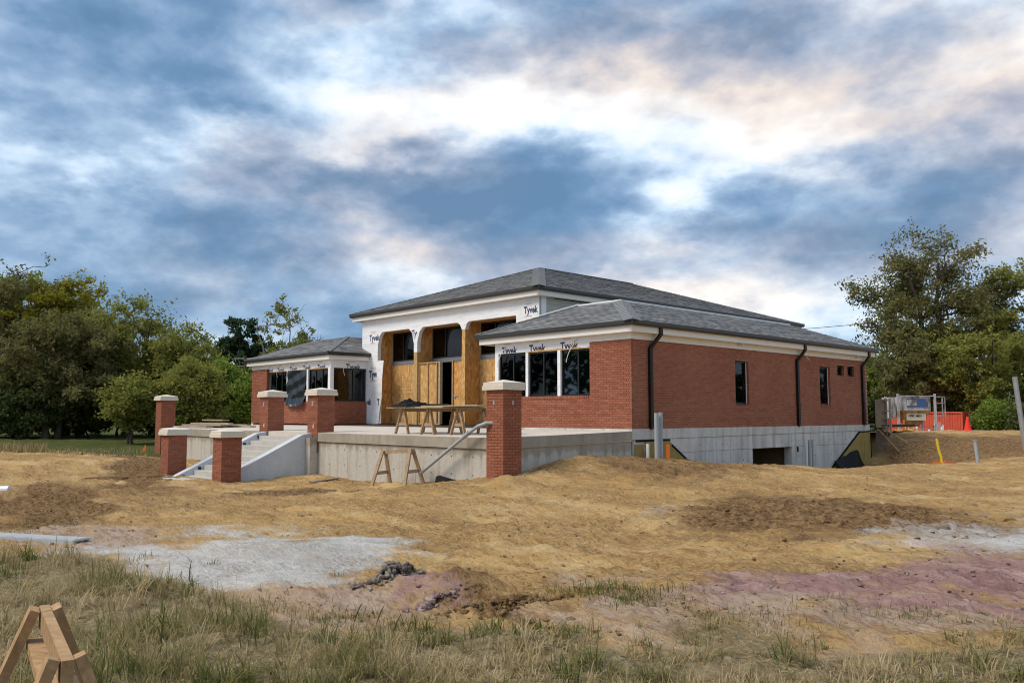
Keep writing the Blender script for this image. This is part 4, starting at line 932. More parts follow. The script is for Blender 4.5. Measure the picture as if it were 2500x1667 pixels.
# window well seen through the opening
ww = MB(); ww.box(-1.6, -1.5, HOLE[0] - .3, HOLE[1] + .3, -2.5, -.5).box(-1.5, -.25, HOLE[0] - .3, HOLE[0] - .2, -2.5, -.5).box(-1.5, -.25, HOLE[1] + .2, HOLE[1] + .3, -2.5, -.5).box(-1.6, -.25, HOLE[0] - .3, HOLE[1] + .3, -.6, -.5)
ww.build('cellar_wall', 'interior_panel', B)
MB().box(.0, .06, 8.80, 8.86, -.86, -.70).build('wall_bracket', 'black_plastic', B)
# yellow drainage boards with black membrane edges
yb = MB(); yb.prism([(.032, .05, -.42), (.032, .42, -.42), (.032, .42, -2.0), (.032, .05, -2.0)], (.03, 0, 0)); yb.build('drainage_board', 'yellow_board', B)
yb = MB(); yb.prism([(.032, .50, -.34), (.032, 1.16, -.34), (.032, 1.16, -2.0), (.032, .50, -2.0)], (.03, 0, 0)); yb.build('drainage_board', 'yellow_board', B)
yb = MB(); yb.prism([(.032, 1.19, -.34), (.032, 1.60, -.34), (.032, 1.75, -.50), (.032, 2.75, -1.14), (.032, 2.75, -2.0), (.032, 1.19, -2.0)], (.03, 0, 0)); yb.build('drainage_board', 'yellow_board', B)
m = MB(); m.bar((.05, .1, -.325), (.05, 1.62, -.325), .03, .05).bar((.05, 1.68, -.46), (.05, 2.85, -1.18), .03, .07); m.build('membrane_edge', 'black_plastic', B)
yb = MB(); yb.prism([(.032, 13.55, -.30), (.032, 13.86, -.30), (.032, 13.86, -2.0), (.032, 11.0, -2.0), (.032, 11.18, -1.6)], (.03, 0, 0)); yb.build('drainage_board', 'yellow_board', B)
yb = MB(); yb.prism([(.032, 13.88, -.29), (.032, LS, -.28), (.032, LS, -2.0), (.032, 13.88, -2.0)], (.03, 0, 0)); yb.build('drainage_board', 'yellow_board', B)
m = MB(); m.bar((.05, 13.52, -.26), (.05, 11.05, -1.62), .03, .06).bar((.05, 13.5, -.265), (.05, LS + .02, -.255), .03, .04).bar((.06, LS + .02, -.28), (.06, LS + .02, -1.6), .03, .05, (0, 1, 0)); m.build('membrane_edge', 'black_plastic', B)

def flat_sheet(pts, thick=.01): 
    return MB().prism(pts, (0, 0, -thick))
# folded black sheet lying against the boards
v = []; f = []
for i in range(9):
    s = i / 8
    for j in range(7):
        t = j / 6; y = 11.35 + 1.95 * s; ztop = -1.28 + .42 * s - (.12 if s > .95 else 0)
        v.append((.08 + .35 * t + .05 * math.sin(9 * s + 4 * t), y + .1 * t, ztop - t * (ztop + 1.75)))
for i in range(8):
    for j in range(6): a = i * 7 + j; f.append((a, a + 1, a + 8, a + 7))
o = mkobj('black_sheet', v, f, 'black_plastic', None, smooth=True, base=(.3, 12.3, -1.7)); tag(o, 'crumpled black plastic sheet leaning at the foot of the yellow drainage board', 'plastic sheet')

# ================================================================== TERRACE
TX0, TX1, TY = -21.0, .05, -4.87
def tz(y): return -.055 + .095 * (min(y, 0) / 4.9)
T = thing('concrete_terrace', 'raised concrete terrace with thick slab edge in front of the brick building', 'terrace', (-10.5, -2.5, -1.5))
UL = (-11.77, -11.19); UR = (-8.62, -8.04); STX = (-11.19, -8.62)
def slab(x0, x1, y0, y1, th=.27):
    m = MB(); m.prism([(x0, y0, tz(y0)), (x1, y0, tz(y0)), (x1, y1, tz(y1)), (x0, y1, tz(y1))], (0, 0, -th)); return m
for x0, x1 in ((TX0, -16.2), (-16.2, UL[0] - .003)): slab(x0, x1 - .004, TY, -.065).build('slab', 'concrete_slab', T)
slab(UL[0], UR[1], -4.30, -.065).build('slab', 'concrete_slab', T); slab(STX[0] + .003, STX[1] - .003, TY, -4.304).build('slab', 'concrete_slab', T)
slab(UR[1] + .003, -4.0, TY, -.065).build('slab', 'concrete_slab', T); slab(-3.996, TX1, TY, -.065).build('slab', 'concrete_slab', T)
slab(LWR + .01, RWX - .01, -.061, D2, .25).build('slab', 'concrete_slab', T)
# facing of the slab edge: weathered cast edge, slightly proud
for x0, x1 in ((TX0 - .004, UL[0] - .02), (UR[1] + .01, TX1 + .004)):
    MB().box(x0, x1, TY - .012, TY + .002, tz(TY) - .268, tz(TY) - .008).build('slab_edge', 'concrete', T)
MB().prism([(TX1, TY, tz(TY) - .008), (TX1, -.07, tz(0) - .008), (TX1, -.07, tz(0) - .24), (TX1, TY, tz(TY) - .268)], (.012, 0, 0)).build('slab_edge', 'concrete', T)
tw = MB(); tw.box(TX0 + .03, UL[0] - .05, TY + .06, TY + .3, -2.2, -.35); tw.box(UR[1] + .0, TX1 - .03, TY + .06, TY + .3, -2.2, -.35); tw.box(TX1 - .3, TX1 - .04, TY + .3, -.07, -2.2, -.30); tw.box(TX0 + .03, TX0 + .25, TY + .3, -.07, -2.2, -.35); tw = tw.build('terrace_wall', 'concrete', T)
def panels_x(x0, x1, w):
    x = x0
    while x < x1 - .05:
        b = min(x + w, x1); MB().box(x + .004, b - .004, TY + .032 + random.uniform(-.003, .003), TY + .06, -2.2, tz(TY) - .285).build('concrete_panel', 'concrete', tw); x += w
panels_x(TX0 + .03, UL[0] - .05, 1.22); panels_x(UR[1] + .0, TX1 - .03, 1.62)
y = TY + .34
while y < -.2:
    b = min(y + 1.22, -.08); MB().box(TX1 - .04, TX1 - .018 + random.uniform(-.003, .003), y + .004, b - .004, -2.2, -.325).build('concrete_panel', 'concrete', tw); y += 1.22
MB().box(-17.62, -17.50, TY - .016, TY - .0125, tz(TY) - .26, tz(TY) - .03).build('rust_stain', 'rust', T)

for x_ in np.arange(-7.4, -.4, .81):
    for z_ in (-.62, -1.05): MB().tube([(x_, TY + .034, z_), (x_, TY + .026, z_)], .016, 8).build('tie_hole', 'interior', tw)
# stair
ST = thing('concrete_stair', 'pale concrete stair with sloping side walls climbing to the terrace', 'stair', (-9.9, -6.2, -1.5))
rise, tread = .145, .30; sx0, sx1 = -11.25, -8.66
for k in range(1, 10):
    zt_ = tz(TY) - rise * k; yf = TY - tread * k
    MB().box(sx0, sx1, yf, TY - .02 if k < 3 else yf + tread + .35, zt_ - (rise + .02 if k < 9 else .5), zt_).build('step', 'concrete_step', ST)
ys = [TY - .02, TY - .32, TY - 2.72, TY - 2.95]; zs = [tz(TY) - .02, tz(TY) - .06, tz(TY) - 1.22, tz(TY) - 1.33]
for xa, xb in ((-11.56, -11.252), (-8.655, -8.34)):
    o = MB().prism([(xa, ys[0], zs[0]), (xa, ys[1], zs[1]), (xa, ys[2], zs[2]), (xa, ys[3], zs[3]), (xa, ys[3], -2.2), (xa, ys[0], -2.2)], (xb - xa, 0, 0)).build('side_wall', 'concrete_pale', ST)
    if xb < -10:
        for k in range(6):
            yy = TY - .30 - .48 * k; z = zs[1] + (yy - ys[1]) * (zs[2] - zs[1]) / (ys[2] - ys[1]) - .13
            MB().box(xb + .001, xb + .006, yy - .05, yy + .05, z - .05, z + .05).build('light_recess', 'light_box', o)
MB().box(-12.2, -7.9, TY - 3.5, TY - 2.96, -1.62, -1.47).build('landing', 'concrete_step', ST)
MB().box(-8.34, -8.06, TY - .25, TY + .05, -2.2, -.30).build('footing', 'concrete', ST)

# ================================================================== PILLARS
PW_ = .58
def pillar(label, x0, y0, zb, ztop, boxes=()):
    x1, y1 = x0 + PW_, y0 + PW_; P = thing('brick_pillar', label, 'pillar', (x0 + PW_ / 2, y0 + PW_ / 2, zb), 'brick pillars of the terrace')
    shaft = MB().box(x0 + .009, x1 - .009, y0 + .009, y1 - .009, zb - .5, ztop).build('shaft', 'mortar_pillar', P)
    nc = int(round((ztop - zb) / BC)); zb0 = ztop - nc * BC; L3 = (PW_ - .019) / 3; L2 = .188; back = MB()
    for k in range(nc):
        z = zb0 + k * BC + BC / 2
        for e, n, o in (((1, 0, 0), (0, -1, 0), (x0, y0)), ((0, 1, 0), (1, 0, 0), (x1, y0)), ((-1, 0, 0), (0, 1, 0), (x1, y1)), ((0, -1, 0), (-1, 0, 0), (x0, y1))):
            own = (k % 2 == 0) == (abs(e[0]) == 1); vis = n in ((0, -1, 0), (1, 0, 0))
            items = [(i * (L3 + .0095), L3) for i in range(3)] if own else [(.098 + i * (L2 + .008), L2) for i in range(2)]
            for a, l in items:
                c = np.array([o[0], o[1], z]) + np.asarray(e, float) * (a + l / 2) + np.asarray(n, float) * random.uniform(-.002, .002)
                if vis: place('brick', unit_box('pillar_brick_%d' % round(l * 1000), l, .09, BH_, 'brick'), frame_m(c, e, n), shaft)
                else:
                    q = c - np.asarray(e, float) * l / 2 - np.asarray(n, float) * .09 - np.array([0, 0, BH_ / 2]); back.obox(q, np.asarray(e, float) * l, np.asarray(n, float) * .09, (0, 0, BH_))
    back.build('brickwork', 'brick', shaft, kind='stuff')
    cp = MB(); o1, o2 = .075, .055; cx, cy = (x0 + x1) / 2, (y0 + y1) / 2
    cp.box(x0 - o1, x1 + o1, y0 - o1, y1 + o1, ztop + .002, ztop + .10).box(x0 - o2, x1 + o2, y0 - o2, y1 + o2, ztop + .10, ztop + .175)
    q = len(cp.v); cp.v += [(x0 - o2, y0 - o2, ztop + .175), (x1 + o2, y0 - o2, ztop + .175), (x1 + o2, y1 + o2, ztop + .175), (x0 - o2, y1 + o2, ztop + .175), (cx, cy, ztop + .25)]
    cp.f += [(q, q+1, q+4), (q+1, q+2, q+4), (q+2, q+3, q+4), (q+3, q, q+4)]
    cp.build('cap', 'cast_stone', P)
    for (face, a, z, w, h, mat) in boxes:
        if face == 'y': MB().box(x0 + a - w/2, x0 + a + w/2, y0 - .012, y0 + .001, z - h/2, z + h/2).build('junction_box', mat, P)
        else: MB().box(x1 - .001, x1 + .012, y0 + a - w/2, y0 + a + w/2, z - h/2, z + h/2).build('junction_box', mat, P)
    return P
pillar('tall brick pillar at the front corner of the terrace, nearest the camera', -.37, -4.9, -1.30, .95, [('y', .27, .66, .05, .10, 'galvanized'), ('x', .30, .66, .05, .10, 'galvanized')])
pillar('brick pillar at the head of the stair, the one beside the sawhorse table', UR[0], -4.9, -.25, .96, [('y', .30, .72, .10, .15, 'galvanized'), ('y', .36, .03, .04, .10, 'white_paint')])
pillar('brick pillar at the head of the stair, the one beside the stacked planks', UL[0], -4.9, -.25, .96, [('y', .28, .72, .10, .15, 'galvanized'), ('y', .34, .03, .04, .10, 'white_paint')])
pillar('short brick pillar at the foot of the stair, in front of the steps', -8.60, -7.85, -1.62, -.25)
pillar('short brick pillar at the foot of the stair, the one farther from the house corner', -12.41, -7.85, -1.72, -.25)
pillar('tall brick pillar at the far end of the terrace, against the trees', -21.0, -4.9, -1.50, .96)

# ================================================================== SITE OBJECTS
def sawhorse(label, p, q, foot, splay=.30, spread=.10, mat='sawhorse_wood', wide=.09, brace=True, double=False, gfun=None):
    """p, q = ends of the top beam (top face); foot = z of the feet or None for the ground"""
    p = np.asarray(p, float); q = np.asarray(q, float); d = q - p; L = np.linalg.norm(d); d /= L; sd = np.array([d[1], -d[0], 0]); sd /= np.linalg.norm(sd)
    mid = (p + q) / 2; zb = foot if foot is not None else gz1(mid[0], mid[1])
    T_ = thing('sawhorse', label, 'sawhorse', (mid[0], mid[1], zb))
    up = np.array([0, 0, 1.0])
    MB().bar(p - up * .045, q - up * .045, .04, .09).build('beam', mat, T_)
    if double: MB().bar(p - up * .16 - sd * .0 , q - up * .16, .13, .038).build('beam', mat, T_)
    for e in (p + d * .06, q - d * .06):
        ends = []
        for s in (-1, 1):
            out = -1 if np.allclose(e, p + d * .06) else 1
            ft = e + sd * s * splay + d * out * spread; fz = foot if foot is not None else gz1(ft[0], ft[1]) - .02; ft[2] = fz
            tp = e + sd * s * .042 - up * .0
            MB().bar(tp, ft, .04, wide, up=d).build('leg', mat, T_); ends.append((tp, ft))
        if brace:
            t = .62; a = ends[0][0] * (1 - t) + ends[0][1] * t; b = ends[1][0] * (1 - t) + ends[1][1] * t
            MB().bar(a, b, .02, .085).build('brace', mat, T_)
    return T_
sawhorse('weathered wooden sawhorse standing on the dirt against the terrace wall', (-3.72, -5.50, -.53), (-2.62, -5.34, -.46), None, .33, .10, 'sawhorse_wood', .10)
sawhorse('wooden sawhorse in the long grass at the bottom corner of the picture', (11.10, -16.95, -.48), (10.08, -16.77, -.48), -1.24, .33, .07, 'lumber', .09, False, True)
SH = [('wooden sawhorse under the table end that carries the black plastic', (-4.50, -4.35), (-4.62, -3.30)), ('wooden sawhorse under the middle of the plywood table', (-3.35, -4.35), (-3.45, -3.30)), ('wooden sawhorse under the table end nearer the tall corner pillar', (-2.28, -4.20), (-2.36, -3.20))]
for lb_, a, b in SH: sawhorse(lb_, (*a, .555), (*b, .555), tz(-3.9) - .005, .26, .05, 'sawhorse_wood', .08)
o = MB().obox((-5.05, -4.48, .560), (2.42, .06, 0.0), (-.03, 1.20, 0), (0, 0, .030)).build('plywood_sheet', 'plywood', base=(-3.9, -3.9, .56)); tag(o, 'plywood sheet forming the lower half of the table on sawhorses', 'plywood')
o = MB().obox((-3.55, -4.42, .592), (2.15, .12, .012), (-.05, 1.20, 0), (0, 0, .028)).build('plywood_sheet', 'plywood', base=(-2.5, -3.9, .59)); tag(o, 'plywood sheet lapped on top of the table, end towards the corner pillar', 'plywood')
# black plastic bundle on the table
v = []; f = []
nx, ny = 30, 16
for i in range(nx + 1):
    for j in range(ny + 1):
        s = i / nx; t = j / ny; x = -5.0 + 1.20 * s; yy = -4.50 + .80 * t
        n_ = float(perlin(s * 5.0, t * 3.5, 71)) * .16 + abs(float(perlin(s * 9.0, t * 6.0, 72))) * .14
        h = (.03 + .26 * math.exp(-((s - .48) / .20) ** 2 - ((t - .5) / .5) ** 2)) + n_ * (.35 + .9 * math.exp(-((s - .5) / .3) ** 2))
        if i in (0, nx) or j in (0, ny): h = .005 + .05 * abs(float(perlin(s * 7, t * 7, 73)))
        v.append((x + .06 * float(perlin(s * 4, t * 4, 74)), yy + .06 * float(perlin(s * 4, t * 4, 75)), .594 + max(.004, h * .62)))
for i in range(nx):
    for j in range(ny): a = i * (ny + 1) + j; f.append((a, a + ny + 1, a + ny + 2, a + 1))
o = mkobj('plastic_bundle', v, f, 'black_plastic', None, smooth=False, base=(-4.1, -4.1, .59)); tag(o, 'crumpled heap of black plastic lying on the plywood table', 'plastic sheet')
o = MB().tube([(-3.4, -4.35, .645), (-2.55, -4.25, .64)], .022, 8).build('black_pipe', 'black_plastic', base=(-3, -4.3, .62)); tag(o, 'thin black pipe lying on the plywood table beside the plastic heap', 'pipe')

# conduit against the terrace
K = thing('conduit', 'long grey plastic conduit leaning from the dirt over the terrace edge', 'conduit', (-2.5, -5.1, -1.2))
pa_ = np.array([-2.62, -5.12, -1.08]); pb_ = np.array([-.95, -5.08, -.13])
MB().tube([pa_, pb_], .041, 14).build('pipe', 'grey_pvc', K)
MB().tube([pb_ - (pb_ - pa_) * .01, pb_ + (pb_ - pa_) * .10], .053, 14).build('coupling', 'grey_pvc', K); MB().tube([pb_ + (pb_ - pa_) * .085, pb_ + (pb_ - pa_) * .10], .056, 14).build('coupling_ring', 'blue_band', K)
e = pb_ + (pb_ - pa_) * .09
MB().tube([e, e + (.30, .03, .16), e + (.52, .10, .235), e + (.68, .25, .235), e + (.76, .48, .17), e + (.78, .66, .07), e + (.78, .74, -.02)], .041, 14).build('bend', 'grey_pvc', K)

# planks stacked on the far end of the terrace
PKS = [((-18.9, -4.2), .10, 2.6, .30, 0, 'lumber_grey'), ((-18.6, -3.9), .16, 2.7, .28, 1, 'lumber_grey'), ((-18.9, -3.6), .04, 2.5, .26, 0, 'lumber_grey'), ((-18.3, -3.7), .22, 2.4, .24, 2, 'plywood'), ((-17.9, -3.3), .30, 2.6, .20, 1, 'lumber_grey'), ((-19.3, -3.1), -.05, 2.2, .30, 3, 'lumber_grey'), ((-17.3, -3.0), .1, 2.0, .25, 0, 'plywood')]
PLB = ['broad grey plank at the front of the stack on the terrace', 'grey plank lying on top of the front plank of the stack', 'grey plank lying flat behind the front plank', 'pale plank near the top of the plank stack', 'grey plank askew across the plank stack', 'topmost grey plank of the stack on the terrace', 'pale short plank lying flat beside the plank stack']
for (c, a, l, w, lev, mt), lb_ in zip(PKS, PLB):
    e = np.array([math.cos(a), math.sin(a), 0]); n = np.array([-e[1], e[0], 0]); z = tz(c[1]) + .012 + lev * .062 + (.05 if lev == 3 else 0)
    o = MB().obox(np.array([c[0], c[1], z]) - e * l / 2 - n * w / 2, e * l, n * w, (0, 0, .055)).build('plank', mt, base=(c[0], c[1], z)); tag(o, lb_, 'plank', 'planks stacked on the terrace')
def ground_board(label, p, q, w=.10, t=.035, mat='lumber', lift=.02, name='board'):
    a = np.array([p[0], p[1], gz1(*p) + lift + t / 2]); b = np.array([q[0], q[1], gz1(*q) + lift + t / 2])
    o = MB().bar(a, b, w, t).build(name, mat, base=tuple((a + b) / 2)); return tag(o, label, 'board')
P2 = lambda px, py, z=-1.35: tuple(onax(px, py, 2, z)[:2])
ground_board('long pale board lying on the dirt beside the short far pillar', P2(205, 1163, -1.3), P2(392, 1158, -1.4), .09)
ground_board('pale board sloping down the dirt bank beside the short far pillar', P2(334, 1120, -1.15), P2(392, 1131, -1.3), .09, lift=.05)
ground_board('flat brown board on the dirt in front of the terrace wall', P2(760, 1175, -1.40), P2(822, 1172, -1.42), .25, .03, 'lumber_brown')
ground_board('thin stick on the dirt beside the tall corner pillar', P2(1292, 1159, -1.0), P2(1375, 1142, -.95), .04, .03, 'lumber', .04, 'stick')
ground_board('thinner stick crossing behind the other on the dirt by the corner pillar', P2(1300, 1154, -1.0), P2(1360, 1137, -.95), .03, .025, 'lumber_grey', .06, 'stick')
ground_board('flat brown board half buried in dirt below the concrete wall', P2(1665, 1128, -.9), P2(1700, 1127, -.9), .15, .03, 'lumber_brown')
# black drain edge at the foot of the terrace wall
v = []; f = []
for i in range(13):
    s = i / 12; x = -2.05 + 1.0 * s; h = .17 * (1 - s) ** .7 + .01
    v += [(x, -4.95, -1.40 + h + .12), (x + .02, -5.08 - .05 * math.sin(3 * s), -1.40 + h + .10), (x + .03, -5.16 - .05 * math.sin(3 * s), -1.46)]
for i in range(12):
    for j in range(2): a = i * 3 + j; f.append((a, a + 1, a + 4, a + 3))
o = mkobj('drain_sheet', v, f, 'black_plastic', None, smooth=True, base=(-1.6, -5.0, -1.35)); tag(o, 'curved black plastic sheet sticking out of the dirt at the terrace wall', 'plastic sheet')

def post(name, label, cat, x, y, z0, z1, r, mat, lean=(0, 0), n=12, cap=None):
    m = MB().tube([(x, y, z0), (x + lean[0], y + lean[1], z1)], r, n)
    o = m.build(name, mat, base=(x, y, z0)); tag(o, label, cat); return o
post('grey_pipe', 'tall grey plastic pipe beside the downspout, the one nearer the corner', 'pipe', .50, .42, -1.0, .43, .062, 'grey_pvc')
post('grey_pipe', 'tall grey plastic pipe beside the downspout, the one farther from the corner', 'pipe', .50, .60, -1.0, .445, .058, 'grey_pvc')
post('white_pipe', 'white plastic pipe standing against the concrete wall past the cellar opening', 'pipe', .55, 8.45, -1.8, -.45, .05, 'white_pvc')
post('grey_pipe', 'grey plastic pipe standing beside the white one at the wall', 'pipe', .50, 8.75, -1.8, -.46, .045, 'grey_pvc')
post('grey_pipe', 'second grey plastic pipe beside the white one, farther along the wall', 'pipe', .50, 8.98, -1.8, -.45, .035, 'grey_pvc')
o = MB().tube([(.25, .33, -1.3), (.25, .35, -.40)], .05, 10).build('white_tube', 'white_paint', base=(.25, .34, -1.2)); tag(o, 'white speckled tube against the yellow boards near the terrace corner', 'pipe')
def stake(label, p, h, mat, w=.06, lean=(.02, .01), name='marker_stake'):
    z = gz1(*p); o = MB().bar((p[0], p[1], z - .1), (p[0] + lean[0], p[1] + lean[1], z + h), w, .02, up=(FH[0], FH[1], .01)).build(name, mat, base=(p[0], p[1], z)); return tag(o, label, 'stake')
stake('orange painted stake in front of the yellow drainage boards', (.9, .35), .40, 'orange', .09)
# survey flag by the lawn
c = pol(361, 29.5); z = gz1(*c); F = thing('survey_flag', 'small orange survey flag at the edge of the lawn', 'flag', (c[0], c[1], z))
MB().tube([(c[0], c[1], z - .1), (c[0], c[1], z + .42)], .008, 6).build('wire', 'yellow', F)
MB().prism([(c[0], c[1], z + .42), (c[0] - .10, c[1] - .10, z + .18), (c[0], c[1], z + .22)], (.004, -.004, 0)).build('flag', 'orange', F)
# white pipe and foam panel on the near dirt
c = onax(8, 1195, 2, -1.25); o = MB().tube([c + np.array([.10, .10, 0.0]), c - RT * 1.4 + np.array([0, 0, -.05])], .09, 14).build('white_pipe', 'white_pvc', base=tuple(c)); tag(o, 'white plastic pipe lying on the dark dirt at the picture edge', 'pipe')
FP = thing('foam_panel', 'long white ribbed panel lying on the ground at the edge of the grass', 'panel', tuple(onax(130, 1325, 2, -1.28)))
c = onax(178, 1334, 2, -1.38); e = -(RT * .94 - FH * .30); e /= np.linalg.norm(e); n = np.cross((0, 0, 1), e); n = -n if n @ FH < 0 else n
MB().obox(c + np.array([0, 0, .06]), e * 1.6, n * .30, (0, 0, .022)).build('face', 'foam_board', FP)
MB().obox(c, e * 1.6, n * .03, (0, 0, .06)).obox(c + n * .27, e * 1.6, n * .03, (0, 0, .06)).build('side', 'foam_board', FP)
for k in range(5): MB().obox(c + n * (.03 + .05 * k) + np.array([0, 0, .083]), e * 1.6, n * .022, (0, 0, .008)).build('rib', 'foam_board', FP)
MB().obox(c + n * .06 + e * .05, e * .02, n * .18, (0, 0, .05)).build('end_plate', 'concrete_side', FP)

# ---- right background: formwork, hopper, container, stakes, pole
FWK = thing('formwork', 'weathered plywood formwork with studs at the far corner of the building', 'formwork', (.4, 14.95, -1.4))
MB().box(.07, .44, 14.90, 14.92, .02, .98).build('form_sheet', 'lumber_grey', FWK); MB().box(.07, .40, 14.90, 14.92, -1.5, -.18).build('form_sheet', 'lumber_brown', FWK); MB().box(.10, .30, 14.885, 14.90, -.12, .55).build('form_sheet', 'plywood', FWK)
for x_ in (.46, .62): MB().box(x_, x_ + .06, 14.86, 14.95, -1.5 if x_ < .5 else -.5, 1.0).build('stud', 'lumber_brown' if x_ < .5 else 'lumber_grey', FWK)
for z_ in (.92, .50, .20, -.12, -.20, -.75): MB().box(.36, .62, 14.82, 14.855, z_, z_ + .05).build('waler', 'lumber_grey', FWK)
MB().bar((.18, 14.80, -.16), (1.10, 14.50, -1.0), .04, .05).build('brace', 'lumber', FWK); MB().bar((.45, 14.80, -.18), (1.35, 14.7, -.65), .04, .05).build('brace', 'lumber', FWK)

hc = pol(2222, 40); hz_ = -.30; HP = thing('mortar_hopper', 'weathered white mortar hopper in a steel frame behind the dirt mound', 'hopper', (hc[0], hc[1], hz_))
hx = RT; hy = FH
def hp(a, b, z): return np.array([hc[0], hc[1], hz_]) + hx * a + hy * b + np.array([0, 0, z])
def hbox(a0, a1, b0, b1, z0, z1): return MB().obox(hp(a0, b0, z0), hx * (a1 - a0), hy * (b1 - b0), (0, 0, z1 - z0))
hbox(-.70, .62, -.6, .6, .88, 1.52).build('tank', 'hopper_paint', HP)
q = MB(); A = [hp(a, b, .88) for a, b in ((-.70, -.6), (.62, -.6), (.62, .6), (-.70, .6))]; Bq = [hp(a, b, .12) for a, b in ((-.28, -.2), (.22, -.2), (.22, .2), (-.28, .2))]
for i in range(4): q.quad(A[i], A[(i+1) % 4], Bq[(i+1) % 4], Bq[i])
q.build('funnel', 'rust', HP)
for a, b in ((-.92, -.65), (.80, -.65), (-.92, .65), (.80, .65)): hbox(a - .045, a + .045, b - .045, b + .045, -.15, 1.66 if b < 0 else 1.56).build('frame_post', 'hopper_paint', HP)
hbox(-.92, .80, -.68, -.62, 1.53, 1.58).build('frame_rail', 'hopper_paint', HP); hbox(-.92, .80, -.68, -.62, .0, .05).build('frame_rail', 'galvanized', HP)
hbox(-.50, .40, -.625, -.603, 1.04, 1.42).build('sign', 'blue_sign', HP); hbox(-.50, -.02, -.632, -.626, 1.10, 1.38).build('sign', 'hopper_paint', HP); hbox(-.48, .42, -.52, -.50, .42, .80).build('sign', 'cast_stone', HP)
lettering('<SPEC MIX>', hp(-.42, -.51, .58) - hy * .02, hx, .15, 'black_frame', HP, off=.004)
for a in (1.18, 1.30): hbox(a - .02, a + .02, -.6, -.56, .55, 1.52).build('ladder_rail', 'hopper_paint', HP)
for z_ in (1.50, 1.20, .62): hbox(.80, 1.30, -.6, -.56, z_, z_ + .04).build('ladder_rung', 'hopper_paint', HP)
hbox(-1.22, -.98, -.5, .4, .5, 1.5).build('side_sheet', 'hopper_paint', HP)

def cbox(c0, yaw, l, w, h, z0):
    """corrugated container: l along its length"""
    C_ = thing('shipping_container', 'red corrugated steel shipping container behind the dirt mound', 'container', (c0[0], c0[1], z0))
    e = np.array([math.cos(yaw), math.sin(yaw), 0]); n = np.array([-e[1], e[0], 0]); c3 = np.array([c0[0], c0[1], z0])
    def corr(p, d, nn, L, name):
        m = MB(); k = 0; x = 0; prof = []
        while x < L - .02:
            for dx, o in ((0, 0), (.07, 0), (.10, .035), (.17, .035), (.20, 0)):
                if x + dx <= L: prof.append((x + dx, o))
            x += .20
        for (x0, o0), (x1, o1) in zip(prof[:-1], prof[1:]):
            a = p + d * x0 - nn * o0; b = p + d * x1 - nn * o1
            if x1 > x0: m.quad(a, b, b + np.array([0, 0, h - .2]), a + np.array([0, 0, h - .2]))
        return m.build(name, 'container_red', C_)
    z1 = np.array([0, 0, .1])
    corr(c3 + z1, e, -n, l, 'side_panel'); corr(c3 + e * l + n * w + z1, -e, n, l, 'side_panel'); corr(c3 + n * w + z1, -n, -e, w, 'end_panel'); corr(c3 + e * l + z1, n, e, w, 'end_panel')
    MB().obox(c3 + np.array([0, 0, h - .12]), e * l, n * w, (0, 0, .10)).build('roof_panel', 'container_red', C_)
    fr = MB()
    for a in (0, l):
        for b in (0, w):
            q = c3 + e * a + n * b; fr.obox(q - e * .06 - n * .06, e * .12, n * .12, (0, 0, h))
    for b in (0, w):
        for zz in (0, h - .1): fr.obox(c3 + n * (b - .05) + e * .06 + np.array([0, 0, zz]), e * (l - .12), n * .10, (0, 0, .1))
    for a in (0, l):
        for zz in (.003, h - .097): fr.obox(c3 + e * (a - .05) + n * .06 + np.array([0, 0, zz]), n * (w - .12), e * .10, (0, 0, .1))
    fr.build('corner_frame', 'container_red', C_)
    return C_, c3, e, n
# near corner of the container at the seam between its two visible faces
cc = pol(2345, 55); ang = math.atan2(RT[1] * .92 + FH[1] * .39, RT[0] * .92 + FH[0] * .39)
CT, c3, ce, cn = cbox(cc, ang, 2.44, 6.06, 2.5, -1.92)
MB().prism([c3 + ce * .62 - cn * .02 + (0, 0, 1.72), c3 + ce * 1.0 - cn * .02 + (0, 0, 1.72), c3 + ce * .81 - cn * .02 + (0, 0, 2.05)], -cn * .01).build('warning_sign', 'white_paint', CT)
MB().prism([c3 + ce * .72 - cn * .032 + (0, 0, 1.76), c3 + ce * .90 - cn * .032 + (0, 0, 1.76), c3 + ce * .81 - cn * .032 + (0, 0, 1.92)], -cn * .01).build('warning_mark', 'green_paint', CT)
MB().obox(c3 + ce * 1.18 - cn * .02 + (0, 0, 1.30), ce * .30, -cn * .01, (0, 0, .36)).build('sign', 'blue_sign', CT)
for a in (1.98, 2.30): MB().obox(c3 + ce * a - cn * .05 + (0, 0, .2), ce * .035, cn * .035, (0, 0, 2.1)).build('lock_bar', 'pink' if a < 2.1 else 'container_red', CT)
for k in range(9): MB().obox(c3 + cn * (1.0 + .5 * k) - ce * .03 + (0, 0, 1.05 + .1 * (k % 3)), cn * .18, ce * .01, (0, 0, .25 + .2 * ((k * 7) % 3) / 2)).build('paint_mark', 'white_paint', CT)

# red cone on the mound, coloured stakes, tape
c = pol(2357, 39); z = gz1(*c) + .05; CN = thing('traffic_cone', 'bright orange red cone on the mound before the container', 'cone', (c[0], c[1], z))
MB().lathe((c[0], c[1], z), [(.20, .02), (.16, .06), (.05, .62), (.03, .68)], 14).build('cone', 'orange_red', CN); MB().box(c[0] - .22, c[0] + .22, c[1] - .22, c[1] + .22, z - .03, z + .02).build('base', 'orange_red', CN)
stake('orange stake standing before the white hopper', pol(2201, 38.5), .55, 'orange', .09)
stake('green tipped stake beside the container end', pol(2273, 42), .34, 'green_paint', .07); stake('white stake before the red container, the thinner one', pol(2281, 42), .32, 'white_paint', .05); stake('pink taped stake before the red container', pol(2285, 42.5), .40, 'pink', .06)
stake('grey upright stake before the red container', pol(2289, 42), .50, 'grey_pvc', .05); stake('white broad stake before the red container', pol(2296, 42.5), .30, 'white_paint', .09)
